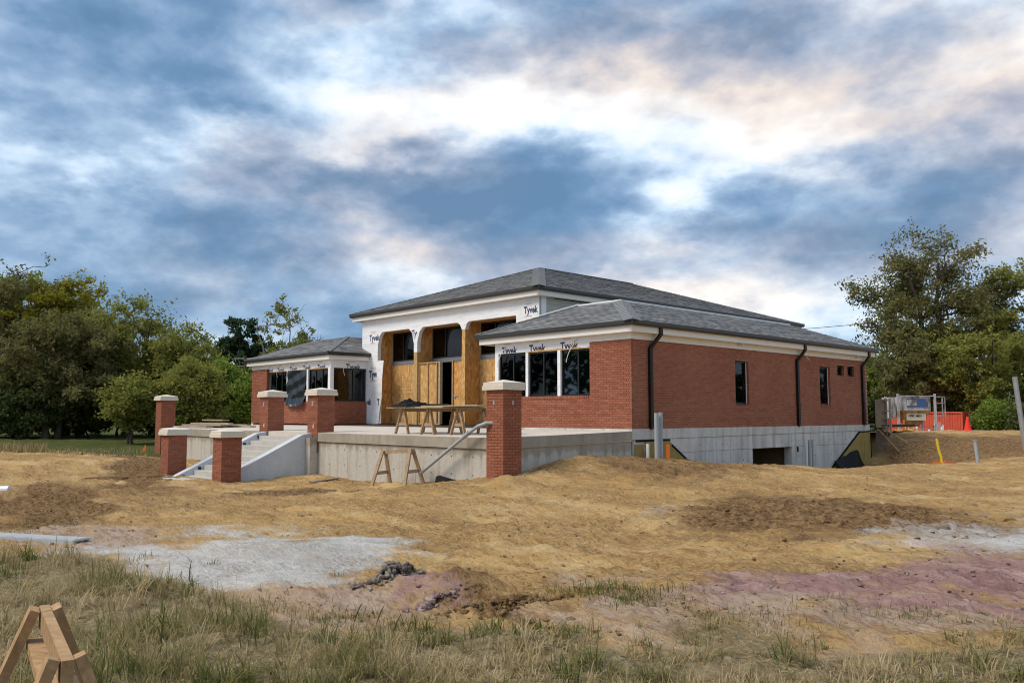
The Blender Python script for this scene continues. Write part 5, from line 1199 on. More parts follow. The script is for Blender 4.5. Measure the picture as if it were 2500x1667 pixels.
def scribble(label, p, n, r, h, mat, name, seed, z=None):
    rg = random.Random(seed); z = gz1(*p) if z is None else z; m = MB()
    for k in range(n):
        a = rg.random() * 6.28; pts = []
        q = np.array([p[0] + rg.uniform(-r, r) * .6, p[1] + rg.uniform(-r, r) * .6, z + .02])
        for i in range(5):
            pts.append(tuple(q)); q = q + np.array([math.cos(a) * r * .35, math.sin(a) * r * .35, rg.uniform(-.2, .6) * h * .5]); a += rg.uniform(-1.2, 1.2); q[2] = max(q[2], z + .01)
        m.tube(pts, .012, 5)
    o = m.build(name, mat, base=(p[0], p[1], z)); return tag(o, label, 'tape')
scribble('tangle of yellow caution tape below the hopper, nearer the formwork', pol(2190, 39), 12, .16, .25, 'yellow', 'caution_tape', 1); scribble('tangle of yellow caution tape below the hopper, nearer the container', pol(2212, 39), 14, .18, .25, 'yellow', 'caution_tape', 2)
c = pol(2288, 28.6); z = gz1(*c); o = MB().tube([(c[0] + .05, c[1], z - .1), (c[0] + .02, c[1], z + .25), (c[0] - .05, c[1] - .02, z + .55), (c[0] - .09, c[1] - .04, z + .9)], .042, 12).build('yellow_pipe', 'yellow', base=(c[0], c[1], z)); tag(o, 'curved yellow pipe sticking out of the dirt mound', 'pipe')
scribble('heap of orange netting at the foot of the yellow pipe', (c[0] + .1, c[1] - .1), 22, .26, .16, 'orange', 'orange_netting', 3)
c = pol(2373, 26.5); z = gz1(*c); P_ = thing('grey_pipe', 'single grey pipe with a cap standing in the dirt mound', 'pipe', (c[0], c[1], z)); MB().tube([(c[0] + .06, c[1] + .03, z - .1), (c[0], c[1], z + .68)], .055, 12).build('tube', 'grey_pvc', P_); MB().tube([(c[0], c[1], z + .68), (c[0] - .003, c[1], z + .72)], .075, 12).build('cap', 'galvanized', P_)
c = pol(2497, 30); z = gz1(*c) - .3; tp = atD(2477, 920, 30); PO = thing('leaning_pole', 'grey steel pole leaning beside the big tree', 'pole', (c[0], c[1], z)); b2 = np.array([c[0], c[1], z])
MB().tube([b2, tp], .085, 12).build('shaft', 'galvanized', PO); MB().tube([b2 + RT * .10, b2 * .68 + tp * .32 + RT * .10], .05, 10).build('stay', 'grey_pvc', PO)
c = pol(2412, 50); z = -.98; TR_ = thing('flatbed_trailer', 'low grey flatbed trailer standing right of the red container', 'trailer', (c[0], c[1], z)); b2 = np.array([c[0], c[1], z + .33])
MB().obox(b2 - RT * .45, RT * .95, FH * 2.0, (0, 0, .09)).build('bed', 'galvanized', TR_)
for s_ in (-.05, .32): MB().tube([b2 + RT * s_ + np.array([0, 0, -.10]), b2 + RT * (s_ + .001) + FH * .16 + np.array([0, 0, -.10])], .20, 14).build('wheel', 'black_plastic', TR_)
# far white house between the trees
c = pol(2432, 95); HS = thing('white_house', 'small white house with a dark roof behind the trees', 'house', (c[0], c[1], -1.0)); 
hb = lambda a0, a1, b0, b1, z0, z1: MB().obox(np.array([c[0], c[1], -1.0]) + RT * a0 + FH * b0 + np.array([0, 0, z0]), RT * (a1 - a0), FH * (b1 - b0), (0, 0, z1 - z0))
hb(-2.2, 4.0, 0, 5, 0, 3.4).build('wall', 'white_paint', HS); o3 = np.array([c[0], c[1], 2.4])
MB().prism([o3 - RT * 2.7 - FH * .5, o3 + RT * 4.5 - FH * .5, o3 + RT * 2.0 + FH * 1.5 + np.array([0, 0, 1.4]), o3 + RT * .2 + FH * 1.5 + np.array([0, 0, 1.4])], (FH * 2.5)).build('roof', 'shingle', HS)
for a in (-1.4, .8): hb(a, a + .9, -.06, -.01, 1.4, 2.7).build('window', 'black_frame', HS)
# utility pole far left and its wires, wires far right
c = pol(598, 78); z = -1.3; UPL = thing('utility_pole', 'wooden utility pole with crossarms among the far trees', 'utility pole', (c[0], c[1], z)); b2 = np.array([c[0], c[1], z])
MB().tube([b2, b2 + np.array([0, 0, 7.2])], [.14, .10], 8).build('shaft', 'bark', UPL)
for zz, w_ in ((6.9, 1.1), (6.2, 1.1), (5.2, .9)): MB().bar(b2 - RT * w_ + np.array([0, 0, zz]), b2 + RT * w_ + np.array([0, 0, zz]), .1, .12).build('crossarm', 'bark_pale', UPL)
for k, (za, zb2) in enumerate(((6.5, 7.6), (5.0, 5.9))):
    p_ = pol(1700, 150); q_ = pol(2700, 105); pts = []
    for i in range(9):
        t = i / 8; pts.append((p_[0] + (q_[0] - p_[0]) * t, p_[1] + (q_[1] - p_[1]) * t, 10.2 + k * 4.6 - (0 if k else 0) + (1.2) * t - 1.2 * math.sin(math.pi * t)))
    o = MB().tube(pts, .045, 5).build('power_line', 'black_frame', base=(p_[0], p_[1], 0)); tag(o, ('lower' if k == 0 else 'upper') + ' power line crossing the sky behind the far roof end', 'power line')

# ================================================================== TREES
def _rot(v, axis, a): return v * math.cos(a) + np.cross(axis, v) * math.sin(a) + axis * (axis @ v) * (1 - math.cos(a))
def make_tree(name, label, px, D, top_py, spread, leaf, nleaf, lsize, seed, base_z=None, bot=.25, trunk_r=.22, stems=1, bark='bark', sparse_top=0.0, lean=0.0, group=None, cat='tree', droop=0.0, nl=13, clus=.34, twig_r=.012, depth=None, bx=None):
    """crown built from limbs that reach for points spread through the crown's volume, leaves clustered on the twigs"""
    rg = np.random.default_rng(seed); c = pol(px, D); z0 = gz1(*c) if base_z is None else base_z; top = atD(px, top_py, D)[2]; Hh = top - z0
    bx_ = c if bx is None else pol(bx, D)
    Tt = thing(name, label, cat, (bx_[0], bx_[1], z0), group)
    ctr = np.array([c[0] + lean, c[1], z0 + Hh * (bot + (1 - bot) * .52)]); rad = np.array([spread, spread if depth is None else depth, Hh * (1 - bot) * .52])
    R3 = np.array([RT, FH, UZ])                         # crown axes: across, away, up
    wood = MB(); roots = []
    for s in range(stems):
        off = rg.normal(0, .35, 2) * (stems > 1); p = np.array([bx_[0] + off[0], bx_[1] + off[1], z0 - .15]); pts = [p.copy()]
        tgt = ctr + np.array([*(rg.normal(0, spread * .3, 2) * (stems > 1)), 0]); n = 9
        for i in range(1, n + 1):
            t = i / n; q = p * (1 - t) + np.array([tgt[0], tgt[1], z0 + Hh * .84]) * t + np.array([*rg.normal(0, .05 * Hh * .25, 2), 0]); pts.append(q)
        rs = [trunk_r * (1 - .82 * (i / n)) / (1 + .25 * (stems > 1)) for i in range(n + 1)]; rs[0] *= 1.35
        wood.tube(pts, rs, 8, False); roots.append((np.array(pts), np.array(rs)))
    def limb(a, b, r0, r1, n, jit, sag=0.0):
        pts = [a]; L = np.linalg.norm(b - a)
        for i in range(1, n + 1):
            t = i / n; q = a * (1 - t) + b * t + np.array([0, 0, math.sin(math.pi * t) * L * .10 - sag * t * t * L]) + rg.normal(0, jit * L, 3) * (t < 1); pts.append(q)
        rs = np.linspace(r0, r1, n + 1); wood.tube(pts, list(rs), 4, False); return np.array(pts), rs
    def sample(n, lo, hi, cap=1.0):
        d = rg.normal(size=(n, 3)); d /= np.linalg.norm(d, axis=1)[:, None]; r = rg.uniform(lo, hi, n) ** (1 / 2.2); d[:, 2] = np.where(d[:, 2] < 0, d[:, 2] * .92, d[:, 2])
        w = 1 + .26 * np.sin(3 * np.arctan2(d[:, 1], d[:, 0]) + seed) + .18 * np.sin(5 * d[:, 2] * 2 + seed * 1.7)
        w = np.clip(w, .7, cap); return ctr + ((d * r[:, None] * w[:, None]) * rad) @ R3
    limbs = []
    for tg in sample(nl * stems, .25, .85):
        P, rs = roots[rg.integers(len(roots))]; zc = tg[2] - np.linalg.norm((tg - ctr)[:2]) * .55; k = int(np.clip(np.searchsorted(P[:, 2], zc), 2, len(P) - 2))
        limbs.append(limb(P[k], tg, rs[k] * .62, .03, 6, .045))
    allp = np.concatenate([l[0] for l in limbs]); br = []
    for tg in sample(nl * stems * 6, .2, 1.0, 1.06):
        d = np.linalg.norm(allp - tg, axis=1) + 1.2 * np.maximum(0, allp[:, 2] - tg[2]); k = int(np.argmin(d)); br.append(limb(allp[k], tg, .030, .014, 4, .05, droop))
    allb = np.concatenate([l[0][1:] for l in br]); tw = []
    nt = max(60, nleaf // 34); base = allb[rg.integers(len(allb), size=nt)]; dirs = rg.normal(size=(nt, 3)); dirs[:, 2] = dirs[:, 2] * .6 + .35 - droop * 2; dirs /= np.linalg.norm(dirs, axis=1)[:, None]
    ln = rg.uniform(.35, .95, nt) * (Hh / 9) ** .5; tip = base + dirs * ln[:, None]
    for a, b in zip(base[::4], tip[::4]): wood.tube([a, (a + b) / 2 + rg.normal(0, .04, 3), b], [twig_r, twig_r * .8, twig_r * .4], 3, False)
    npmesh_w = mkobj('trunk', wood.v, wood.f, bark, Tt, smooth=True)
    # leaves
    k = rg.integers(nt, size=nleaf); t = rg.uniform(.15, 1.1, nleaf)[:, None]; p = base[k] * (1 - t) + tip[k] * t + rg.normal(0, clus * .5, (nleaf, 3)) * np.array([1, 1, .8])
    if sparse_top > 0:
        hgt = (p[:, 2] - z0) / Hh; keep = rg.random(nleaf) > sparse_top * np.clip((hgt - .45) / .4, 0, 1); p = p[keep]
    p = p[p[:, 2] > z0 + .05]; n = len(p)
    nrm = rg.normal(size=(n, 3)); nrm[:, 2] += .55; nrm /= np.linalg.norm(nrm, axis=1)[:, None]; a = np.cross(nrm, rg.normal(size=(n, 3))); a /= np.linalg.norm(a, axis=1)[:, None] + 1e-9; b = np.cross(nrm, a)
    s = lsize * rg.uniform(.5, 1.6, n)[:, None]; v = np.stack([p - a * s, p + b * s * .48 - a * s * .1, p + a * s, p - b * s * .48 + a * s * .1], 1).reshape(-1, 3)
    f = np.arange(4 * n).reshape(-1, 4); npmesh('crown', v, f, leaf, Tt)
    return Tt
LG, RG_ = 'trees along the edge of the lawn', 'trees behind the container'
make_tree('broad_tree', 'tallest dark tree at the picture edge, brownish green crown', 45, 53, 640, 3.3, 'leaf_brown', 28687, 0.108, 1, bot=.10, trunk_r=.22, stems=2, group=LG, sparse_top=.3, depth=3.2)
make_tree('yellowing_tree', 'yellow green tree behind the tallest one, its top turning gold', 165, 54, 680, 3.6, 'leaf_yellow', 27000, 0.108, 2, bot=.30, group=LG, sparse_top=.1)
make_tree('broad_tree', 'tall slim tree behind the others with a bright green leafy top', -20, 57, 650, 3.0, 'leaf_green', 15000, 0.117, 31, bot=.45, group=LG, sparse_top=.15)
make_tree('dark_tree', 'dark brownish tree in front, its branches sweeping down to the lawn', 150, 49, 770, 4.0, 'leaf_brown', 33750, 0.099, 3, bot=.06, stems=2, group=LG, depth=3.0)
make_tree('dark_tree', 'olive tree with a ragged twiggy top in the middle of the row', 320, 52, 735, 3.2, 'leaf_olive', 28687, 0.099, 4, bot=.08, stems=2, group=LG, sparse_top=.45)
make_tree('olive_tree', 'olive green tree next to the gap of sky, thin shoots on top', 440, 51, 790, 2.8, 'leaf_olive', 25312, 0.099, 5, bot=.05, stems=2, group=LG, sparse_top=.35)
make_tree('willowy_tree', 'bright green willowy tree beside the brick wing', 545, 48, 880, 1.9, 'leaf_green', 23625, 0.090, 6, bot=.02, stems=3, group=LG, droop=.12, trunk_r=.12)
make_tree('small_tree', 'small leafy tree on the lawn with a dark double trunk', 325, 43, 925, 1.45, 'leaf_olive', 14062, 0.077, 7, bot=.22, trunk_r=.13, stems=2, group=LG)
make_tree('small_tree', 'rounded olive tree behind the far corner pillar', 470, 44, 885, 1.75, 'leaf_olive', 20250, 0.081, 8, bot=.03, trunk_r=.11, stems=3, group=LG)
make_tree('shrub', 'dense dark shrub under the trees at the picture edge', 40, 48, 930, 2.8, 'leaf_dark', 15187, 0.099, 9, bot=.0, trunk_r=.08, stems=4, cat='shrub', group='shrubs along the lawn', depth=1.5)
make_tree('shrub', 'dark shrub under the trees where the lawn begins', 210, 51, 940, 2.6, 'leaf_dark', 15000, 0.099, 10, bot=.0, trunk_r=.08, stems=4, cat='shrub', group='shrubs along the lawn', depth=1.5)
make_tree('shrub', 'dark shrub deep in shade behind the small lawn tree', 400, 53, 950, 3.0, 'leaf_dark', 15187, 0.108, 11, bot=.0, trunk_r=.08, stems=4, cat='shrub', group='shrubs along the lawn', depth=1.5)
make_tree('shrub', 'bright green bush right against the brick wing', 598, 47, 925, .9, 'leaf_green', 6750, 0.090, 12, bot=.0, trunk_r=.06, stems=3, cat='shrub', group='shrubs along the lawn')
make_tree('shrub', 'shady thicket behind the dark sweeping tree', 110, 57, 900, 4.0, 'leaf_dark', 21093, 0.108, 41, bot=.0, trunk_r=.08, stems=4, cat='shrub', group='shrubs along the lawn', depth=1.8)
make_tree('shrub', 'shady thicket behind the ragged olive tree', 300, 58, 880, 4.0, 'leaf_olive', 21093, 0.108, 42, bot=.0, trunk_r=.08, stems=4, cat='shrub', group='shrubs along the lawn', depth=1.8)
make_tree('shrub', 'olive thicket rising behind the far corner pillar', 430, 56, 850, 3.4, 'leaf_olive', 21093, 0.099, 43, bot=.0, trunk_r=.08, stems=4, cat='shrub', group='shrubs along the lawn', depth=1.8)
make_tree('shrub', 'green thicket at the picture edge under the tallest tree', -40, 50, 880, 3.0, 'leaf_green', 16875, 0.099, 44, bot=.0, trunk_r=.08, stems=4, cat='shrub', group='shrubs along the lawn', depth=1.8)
make_tree('evergreen_tree', 'dark rounded evergreen beyond the roof of the left wing', 585, 95, 792, 4.6, 'leaf_far', 26000, 0.210, 13, bot=.05, base_z=-1.2)
make_tree('sparse_tree', 'tall thin tree with bare pale branches above the left wing roof', 695, 88, 727, 3.0, 'leaf_olive', 2000, 0.150, 14, bot=.35, base_z=-1.2, bark='bark_pale', trunk_r=.24, stems=2, twig_r=.02, nl=10)
make_tree('olive_bush', 'rounded olive tree showing above the left wing roof', 728, 95, 826, 3.0, 'leaf_olive', 20250, 0.144, 15, bot=.1, base_z=-1.2)
make_tree('bare_tree', 'small dead tree with bare twigs above the left wing roof', 752, 86, 785, 2.0, 'leaf_olive', 60, 0.120, 16, bot=.5, base_z=-1.2, bark='bark', trunk_r=.12, twig_r=.02, nl=8)
make_tree('big_tree', 'biggest tree, a broad thinning crown behind the red container', 2285, 66, 572, 6.9, 'leaf_brown', 59400, 0.112, 17, bot=.14, base_z=-1.0, trunk_r=.50, stems=2, sparse_top=.40, group=RG_, bark='bark', nl=15, clus=.55, twig_r=.018, bx=2310, depth=5)
make_tree('big_tree', 'tall tree at the picture edge behind the leaning pole', 2505, 64, 660, 4.6, 'leaf_olive', 30375, 0.126, 18, bot=.06, base_z=-1.0, trunk_r=.35, stems=2, sparse_top=.3, group=RG_)
make_tree('broad_tree', 'green tree reaching over the far end of the roof', 2145, 72, 850, 3.1, 'leaf_green', 23625, 0.117, 19, bot=.05, base_z=-1.0, stems=2, group=RG_)
make_tree('broad_tree', 'yellow green tree in the middle of the right hand group', 2370, 60, 800, 3.9, 'leaf_olive', 27000, 0.117, 20, bot=.12, base_z=-1.0, stems=2, group=RG_)
make_tree('broad_tree', 'brown tinged tree above the hopper', 2235, 61, 830, 3.0, 'leaf_brown', 21937, 0.117, 21, bot=.10, base_z=-1.0, stems=2, group=RG_)
make_tree('shrub', 'green bush beside the trailer', 2440, 54, 985, 1.7, 'leaf_green', 15000, 0.099, 22, bot=.0, base_z=-1.1, trunk_r=.06, stems=3, cat='shrub', group='bushes behind the container')
make_tree('shrub', 'low dark bush right of the leaning pole', 2520, 50, 985, 1.5, 'leaf_dark', 9000, 0.110, 23, bot=.0, base_z=-1.0, trunk_r=.06, stems=3, cat='shrub', group='bushes behind the container')
make_tree('shrub', 'dark bush behind the hopper', 2170, 70, 965, 3.4, 'leaf_dark', 15000, 0.126, 24, bot=.0, base_z=-1.0, trunk_r=.06, stems=4, cat='shrub', group='bushes behind the container', depth=1.6)
make_tree('shrub', 'dark bush behind the red container', 2330, 70, 950, 4.2, 'leaf_dark', 15187, 0.126, 25, bot=.0, base_z=-1.0, trunk_r=.06, stems=4, cat='shrub', group='bushes behind the container', depth=1.6)
make_tree('evergreen_tree', 'distant dark green tree just past the brick corner', 2125, 110, 905, 3.4, 'leaf_far', 10500, 0.240, 26, bot=.02, base_z=-1.0)
# far woods close the horizon
def far_woods():
    n = 52000; rg = np.random.default_rng(77); th = rg.uniform(-np.pi, np.pi, n); back = sstep(1.0, 1.5, np.abs(th))
    r = (130 + rg.random(n) * 18) * (1 - back) + (75 + rg.random(n) * 15) * back; hmax = 6 + 2.6 * np.sin(th * 23) + 1.8 * np.sin(th * 57 + 1) + 1.2 * np.sin(th * 131 + 2) + 6 * back; z = -1.2 + hmax * rg.random(n) ** .6
    p = np.stack([CAM[0] + r * (np.cos(th) * FH[0] + np.sin(th) * RT[0]), CAM[1] + r * (np.cos(th) * FH[1] + np.sin(th) * RT[1]), z], -1)
    a = rg.normal(size=(n, 3)); a /= np.linalg.norm(a, axis=1)[:, None]; b = np.cross(a, rg.normal(size=(n, 3))); b /= np.linalg.norm(b, axis=1)[:, None]; s = rg.uniform(.4, .95, n)[:, None]
    v = np.stack([p - a * s, p + b * s * .6, p + a * s, p - b * s * .6], 1).reshape(-1, 3)
    o = npmesh('far_woods', v, np.arange(4 * n).reshape(-1, 4), 'leaf_far', kind='stuff'); tag(o, 'far dark green woods along the horizon', 'woods')
far_woods()

# ================================================================== GRASS AND CLODS
def blades(name, label, P, hgt, tint, wid, seed, bend=.5, az=None, seg=3):
    rg = np.random.default_rng(seed); n = len(P); z = gz(P[:, 0], P[:, 1]); az = rg.uniform(0, 2 * np.pi, n) if az is None else az; d = np.stack([np.cos(az), np.sin(az), 0 * az], -1); sd = np.stack([-np.sin(az), np.cos(az), 0 * az], -1)
    b = rg.uniform(.15, 1.0, n) * bend; base = np.stack([P[:, 0], P[:, 1], z - .01], -1); w = (wid * rg.uniform(.6, 1.3, n))[:, None]; h = hgt[:, None]
    up = np.array([0, 0, 1.0]); t = rg.normal(0, .25, n)[:, None] * sd
    def arc(s_): ang = b * s_ * 1.1; return base + up * (h * np.sin(np.minimum(ang, 2.6))[:, None] / np.maximum(b * 1.1, .05)[:, None]) + (d + t * s_) * (h * (1 - np.cos(np.minimum(ang, 2.6)))[:, None] / np.maximum(b * 1.1, .05)[:, None])
    p1 = arc(.38); p2 = arc(.72); p3 = arc(1.0)
    v = np.stack([base - sd * w, base + sd * w, p1 - sd * w * .85, p1 + sd * w * .85, p2 - sd * w * .5, p2 + sd * w * .5, p3 - sd * w * .05, p3 + sd * w * .05], 1).reshape(-1, 3)
    if seg == 2:
        v = np.stack([base - sd * w, base + sd * w, p2 - sd * w * .8, p2 + sd * w * .8, p3 - sd * w * .05, p3 + sd * w * .05], 1).reshape(-1, 3)
    q = np.arange(n)[:, None] * (2 * seg + 2); f = np.concatenate([q + np.array([0, 1, 3, 2]), q + np.array([2, 3, 5, 4])] + ([q + np.array([4, 5, 7, 6])] if seg == 3 else []), 1).reshape(-1, 4)
    tc = np.repeat(np.stack([tint, tint, tint, np.ones(n)], -1), 2 * seg + 2, 0)
    o = npmesh(name, v, f, 'grass_blade', kind='stuff', attrs={'tint': ('POINT', tc)}); return tag(o, label, 'grass')
def field(n, seed, amin=-38, amax=38, rmin=2.2, rmax=15):
    rg = np.random.default_rng(seed); th = np.radians(rg.uniform(amin, amax, n)); r = np.exp(rg.uniform(math.log(rmin), math.log(rmax), n))
    return np.stack([CAM[0] + r * (np.cos(th) * FH[0] + np.sin(th) * RT[0]), CAM[1] + r * (np.cos(th) * FH[1] + np.sin(th) * RT[1])], -1), rg
def tufts(nt, seed, per, rad, h0, h1):
    C, rg = field(nt, seed, -40, 40, 2.2, 15); g = grassmask(C[:, 0], C[:, 1]); cl = perlin(C[:, 0] * 1.1, C[:, 1] * 1.1, 41) + .6 * perlin(C[:, 0] * 3.5, C[:, 1] * 3.5, 42)
    lat = (C - CAM[:2]) @ RT[:2] / np.maximum((C - CAM[:2]) @ FH[:2], .1); k = rg.random(nt) < g * np.clip(.66 + cl * 1.6, .20, 1); C = C[k]; lat = lat[k]; g = g[k]; n = len(C)
    gr = perlin(C[:, 0] * .8, C[:, 1] * .8, 43) + .8 * perlin(C[:, 0] * 2.6, C[:, 1] * 2.6, 44); tn = .56 - gr * .9 + rg.normal(0, .14, n) - .12 * (rg.random(n) < .12)
    hh = rg.uniform(h0, h1, n) * (1.1 + .85 * np.clip(-lat * 2.2, 0, 1)) * (.5 + .5 * g); rr = rad * rg.uniform(.5, 1.5, n); m = rg.integers(per // 2, per, n); i = np.repeat(np.arange(n), m); N_ = len(i)
    q = rg.normal(0, .45, (N_, 2)); P = C[i] + q * rr[i][:, None]; az = np.arctan2(q[:, 1], q[:, 0]) + rg.normal(0, .6, N_)
    return P, hh[i] * rg.uniform(.45, 1.15, N_), np.clip(tn[i] + rg.normal(0, .13, N_), 0, 1), az
P, hgt, tint, az = tufts(7400, 5, 32, .085, .07, .20)
blades('rough_grass', 'dry olive and straw coloured rough grass across the foreground', P, hgt, tint, .0042, 6, 3.1, az)
P, hgt, tint, az = tufts(11500, 8, 12, .14, .03, .10)
blades('grass_thatch', 'matted dead straw between the grass tufts', P, hgt, np.clip(tint * .5 + .5, 0, 1), .0036, 7, 4.5, az, 2)
P, hgt, tint, az = tufts(700, 18, 6, .03, .22, .40)
blades('seed_grass', 'thin pale stalks standing above the rough grass', P, hgt, np.clip(tint * .3 + .62, 0, 1), .0013, 9, .9, az)
# scattered tufts on the bare soil
TU = [(1465, 1452, .55, 420, .12), (1560, 1470, .55, 380, .10), (1500, 1482, .35, 160, .15), (1360, 1450, .25, 90, .3), (830, 1512, .5, 420, .25), (1010, 1538, .4, 300, .3), (660, 1478, .5, 260, .45), (820, 1395, .10, 30, .6), (350, 1362, .2, 60, .3), (520, 1372, .15, 40, .2), (1900, 1530, .5, 260, .5), (2080, 1500, .5, 240, .5), (1760, 1520, .4, 220, .4), (2240, 1520, .3, 150, .3), (60, 1262, 1.0, 240, .2), (170, 1250, .8, 200, .25), (40, 1290, .8, 200, .3), (230, 1225, .5, 120, .4), (2230, 1150, .8, 260, .5), (2140, 1160, .7, 160, .4), (570, 1165, .2, 50, .1), (860, 1170, .3, 60, .2)]
PP, TT, HH = [], [], []
rg = np.random.default_rng(9)
for px, py, r, n, tn in TU:
    c = onax(px, py, 2, -1.28)[:2]; q = c + np.clip(rg.normal(0, .42, (n, 2)), -1, 1) * r; PP.append(q); TT.append(np.clip(rg.normal(tn, .13, n), 0, 1)); HH.append(rg.uniform(.03, .13, n) * (1.15 if tn < .2 else .9))
blades('grass_tufts', 'scattered green tufts of grass on the bare soil', np.concatenate(PP), np.concatenate(HH), np.concatenate(TT), .0030, 12, 2.6)
# rough border of the far lawn
n = 13000; wf = rg.uniform(29.8, 37, n); lt = -.42 - .38 * rg.random(n) ** .7; P = CAM[:2] + wf[:, None] * (FH[:2] + RT[:2] * lt[:, None]); kp = rg.random(n) < np.clip(.6 + 1.4 * perlin(P[:, 0] * .35, P[:, 1] * .35, 51), .05, 1); P = P[kp]
blades('lawn_border', 'pale dry grass along the near edge of the far lawn', P, rg.uniform(.08, .42, len(P)) * (.35 + .65 * (((P - CAM[:2]) @ RT[:2]) / ((P - CAM[:2]) @ FH[:2]) < -.55)), np.clip(rg.normal(.55, .2, len(P)), 0, 1), .018, 14)

ICO = np.array([(0, 0, 1), (.894, 0, .447), (.276, .851, .447), (-.724, .526, .447), (-.724, -.526, .447), (.276, -.851, .447), (.724, .526, -.447), (-.276, .851, -.447), (-.894, 0, -.447), (-.276, -.851, -.447), (.724, -.526, -.447), (0, 0, -1)])
ICF = np.array([(0, 1, 2), (0, 2, 3), (0, 3, 4), (0, 4, 5), (0, 5, 1), (1, 6, 2), (2, 7, 3), (3, 8, 4), (4, 9, 5), (5, 10, 1), (6, 7, 2), (7, 8, 3), (8, 9, 4), (9, 10, 5), (10, 6, 1), (11, 7, 6), (11, 8, 7), (11, 9, 8), (11, 10, 9), (11, 6, 10)])
def clods(name, label, P, size, mat, seed, lift=0.0, flat=.65):
    rg = np.random.default_rng(seed); n = len(P); z = gz(P[:, 0], P[:, 1]) + lift; v = ICO[None] * (1 + np.clip(rg.normal(0, .5, (n, 12, 1)), -.7, 1.2)) * size[:, None, None] * np.stack([rg.uniform(.7, 1.4, n), rg.uniform(.7, 1.4, n), flat * rg.uniform(.7, 1.3, n)], -1)[:, None, :]
    a = rg.uniform(0, 6.28, n); ca, sa = np.cos(a)[:, None], np.sin(a)[:, None]; v = np.stack([v[..., 0] * ca - v[..., 1] * sa, v[..., 0] * sa + v[..., 1] * ca, v[..., 2]], -1)
    v = (v + np.stack([P[:, 0], P[:, 1], z + size * .2], -1)[:, None, :]).reshape(-1, 3); f = (ICF[None] + 12 * np.arange(n)[:, None, None]).reshape(-1, 3)
    o = npmesh(name, v, f, mat, kind='stuff'); return tag(o, label, 'clods')
P, rg = field(90000, 15, -38, 38, 5.5, 32); b = np.clip(mask('brown', P[:, 0], P[:, 1]), 0, 1); mvk = mask('mauve', P[:, 0], P[:, 1]); sdk = mask('sand', P[:, 0], P[:, 1]); rr = np.hypot(*(P - CAM[:2]).T); u = rg.random(len(P))
k1 = u < b * .30; clods('soil_clods', 'brown broken clods over the churned dirt', P[k1], np.minimum(.004 + .028 * rg.random(k1.sum()) ** 7, .03), 'clod_brown', 1)
k2 = (u > .2) & (u < .2 + .06 * (1 - grassmask(P[:, 0], P[:, 1])) * (1 - np.clip(mvk, 0, 1)) * (1 - b) * (1 - np.clip(sdk * 1.5, 0, 1))); clods('soil_crumbs', 'small tan crumbs strewn over the bare clay', P[k2], .004 + .014 * rg.random(k2.sum()) ** 6, 'clod_tan', 2)
k3 = (u > .4) & (u < .4 + mvk * .16); clods('mauve_crumbs', 'mauve shale crumbs on the pinkish ground', P[k3], .004 + .018 * rg.random(k3.sum()) ** 4, 'clod_mauve', 3)
cm_ = perlin(P[:, 0] * .8, P[:, 1] * .8, 81) + .7 * perlin(P[:, 0] * 2.4, P[:, 1] * 2.4, 82); k4 = (u > .6) & (u < .6 + .30 * np.clip(cm_ * 2.2 - .25, 0, 1) * (1 - grassmask(P[:, 0], P[:, 1])) * (1 - np.clip(1.4 * sdk, 0, 1)))
clods('clay_clods', 'clusters of small darker clods on the tan clay', P[k4], .004 + .016 * rg.random(k4.sum()) ** 4, 'clod_brown', 5)
def heap(name, label, px, py, n, sx, sy, s0, s1, mat, seed, lift=.05):
    rg = np.random.default_rng(seed); c = onax(px, py, 2, -1.22)[:2]; q = rg.normal(0, 1, (n, 2)); P = c + RT[:2] * (q[:, :1] * sx) + FH[:2] * (q[:, 1:] * sy + q[:, :1] * sx * .8); r = np.hypot(q[:, 0], q[:, 1])
    return clods(name, label, P, s0 + (s1 - s0) * rg.random(n) ** 2.5, mat, seed, lift * np.exp(-r * r), .8)
heap('clod_heap', 'heap of grey broken clods beside the pale sand', 965, 1412, 420, .17, .08, .004, .032, 'clod_grey', 21, .10)
heap('clod_heap', 'small heap of dark clods at the foot of the mauve mound', 1060, 1462, 140, .10, .05, .006, .035, 'clod_mauve', 22, .05)
heap('clod_heap', 'brown crumbly heap near the centre of the foreground', 1235, 1468, 420, .28, .07, .006, .035, 'clod_brown', 23, .05)
heap('clod_heap', 'pile of pale rubble at the foot of the tall corner pillar', 1262, 1158, 90, .18, .12, .02, .07, 'clod_tan', 25, .06)
def stone(label, px, py, s, mat, seed):
    rg = np.random.default_rng(seed); c = onax(px, py, 2, -1.22); z = gz1(c[0], c[1]); bm = bmesh.new(); bmesh.ops.create_icosphere(bm, subdivisions=2, radius=1)
    for q in bm.verts: q.co = Vector((q.co.x * s * 1.3, q.co.y * s, q.co.z * s * .7)) * (1 + .25 * float(perlin(q.co.x * 1.7 + seed, q.co.y * 1.7 + q.co.z, seed)) + rg.normal(0, .05))
    v = [(q.co.x + c[0], q.co.y + c[1], q.co.z + z + s * .3) for q in bm.verts]; f = [tuple(w.index for w in fc.verts) for fc in bm.faces]; bm.free(); o = mkobj('stone', v, f, mat, base=(c[0], c[1], z)); tag(o, label, 'stone')
stone('pale stone lying at the grass edge beside the mauve soil', 472, 1448, .055, 'clod_mauve', 31); stone('brown rock at the edge of the dark clod field', 2455, 1285, .12, 'clod_tan', 32); stone('grey block of stone on the pale sand', 814, 1417, .05, 'clod_grey', 33); stone('small rock on the tan clay before the clod field', 1885, 1302, .075, 'clod_tan', 34)
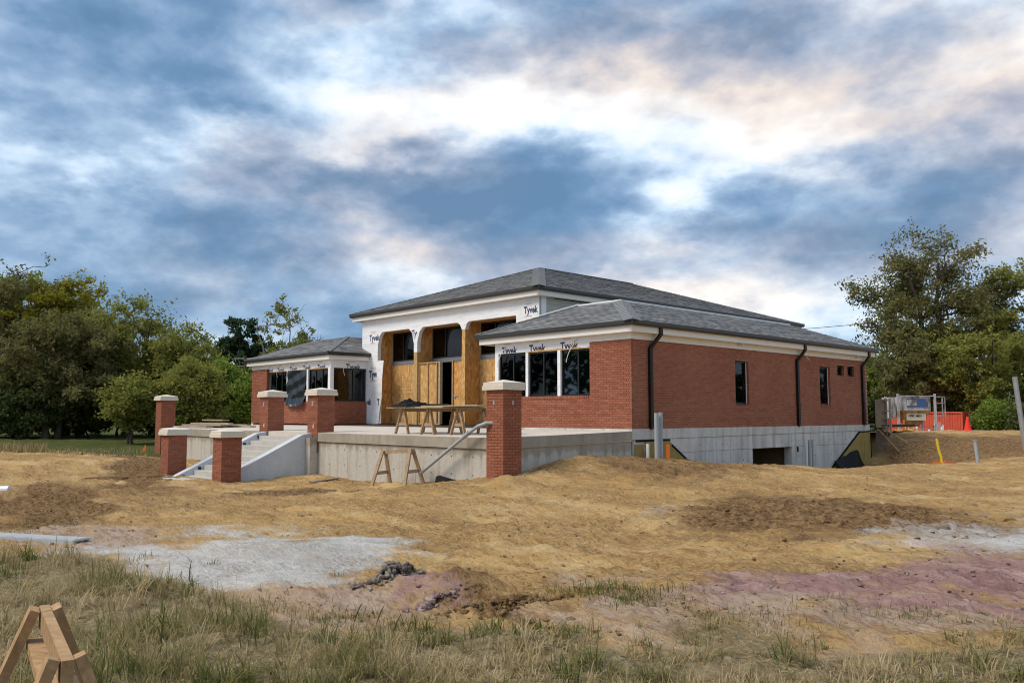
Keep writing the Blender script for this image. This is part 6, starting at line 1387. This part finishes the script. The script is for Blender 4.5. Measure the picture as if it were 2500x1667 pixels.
# weeds that stand out
def weed(label, px, py, h, n, mat, seed, wid=.008, stalk=True, cat='weed'):
    rg = random.Random(seed); c = onax(px, py, 2, -1.24); z = gz1(c[0], c[1]); Wd = thing('tall_weed', label, cat, (c[0], c[1], z))
    if stalk: MB().tube([(c[0], c[1], z - .02), (c[0] + .01, c[1], z + h * .45), (c[0] + .02, c[1] + .01, z + h * .8)], [.007, .006, .003], 6).build('stem', mat, Wd)
    for k in range(n):
        a = rg.random() * 6.28; t = .1 + .75 * k / max(1, n - 1) if stalk else 0; d = np.array([math.cos(a), math.sin(a), 0]); sd = np.array([-d[1], d[0], 0]); p0 = np.array([c[0], c[1], z + h * t * .9]); l = h * rg.uniform(.35, .6); m = MB(); prev = None
        for i in range(6):
            s = i / 5; q = p0 + d * l * .55 * s + np.array([0, 0, l * (.95 * s - .55 * s * s)]); w = wid * (1 - s) ** .6 * (1 if i else .6) + .0006
            if prev is not None: m.quad(prev[0] - sd * prev[1], prev[0] + sd * prev[1], q + sd * w, q - sd * w)
            prev = (q, w)
        m.build('leaf', mat, Wd)
leafmat('weed_green', [(0, (.09, .12, .03)), (.5, (.14, .16, .05)), (1, (.20, .18, .07))]); leafmat('weed_dry', [(0, (.16, .12, .07)), (.5, (.24, .18, .11)), (1, (.32, .25, .15))])
weed('tall green grassy weed rising from the rough grass beyond the near sawhorse', 392, 1590, .42, 9, 'weed_green', 1)
weed('thin dark dry stalk standing on the pale sand', 462, 1402, .26, 3, 'weed_dry', 2, .003)
weed('bright green clump of blades in the grass near the near sawhorse', 290, 1655, .18, 14, 'weed_green', 3, .005, False)
weed('bright green clump in the bottom grass right of the near sawhorse', 660, 1650, .22, 16, 'weed_green', 4, .005, False)
weed('small grey green weed with spiky leaves on the pale sand', 360, 1372, .16, 9, 'weed_dry', 5, .005, False)
for i, (px, py, lb_) in enumerate([(850, 1600, 'leftmost of the three seed stalks in the bottom grass'), (905, 1605, 'middle seed stalk of three in the bottom grass'), (945, 1620, 'seed stalk nearest the picture centre in the bottom grass')]):
    c = onax(px, py, 2, -1.24); z = gz1(c[0], c[1]); SK = thing('seed_stalk', lb_, 'weed', (c[0], c[1], z), 'seed stalks in the bottom grass'); a = np.array([c[0], c[1], z]); t1 = a + np.array([.02, .03, .20]); MB().tube([a, a + (t1 - a) * .6, t1], [.002, .002, .0015], 5).build('stem', 'weed_dry', SK); MB().tube([t1, t1 + (RT * .025 + UZ * .07), t1 + (RT * .05 + UZ * .12)], [.003, .005, .002], 6).build('seed_head', 'weed_dry', SK)
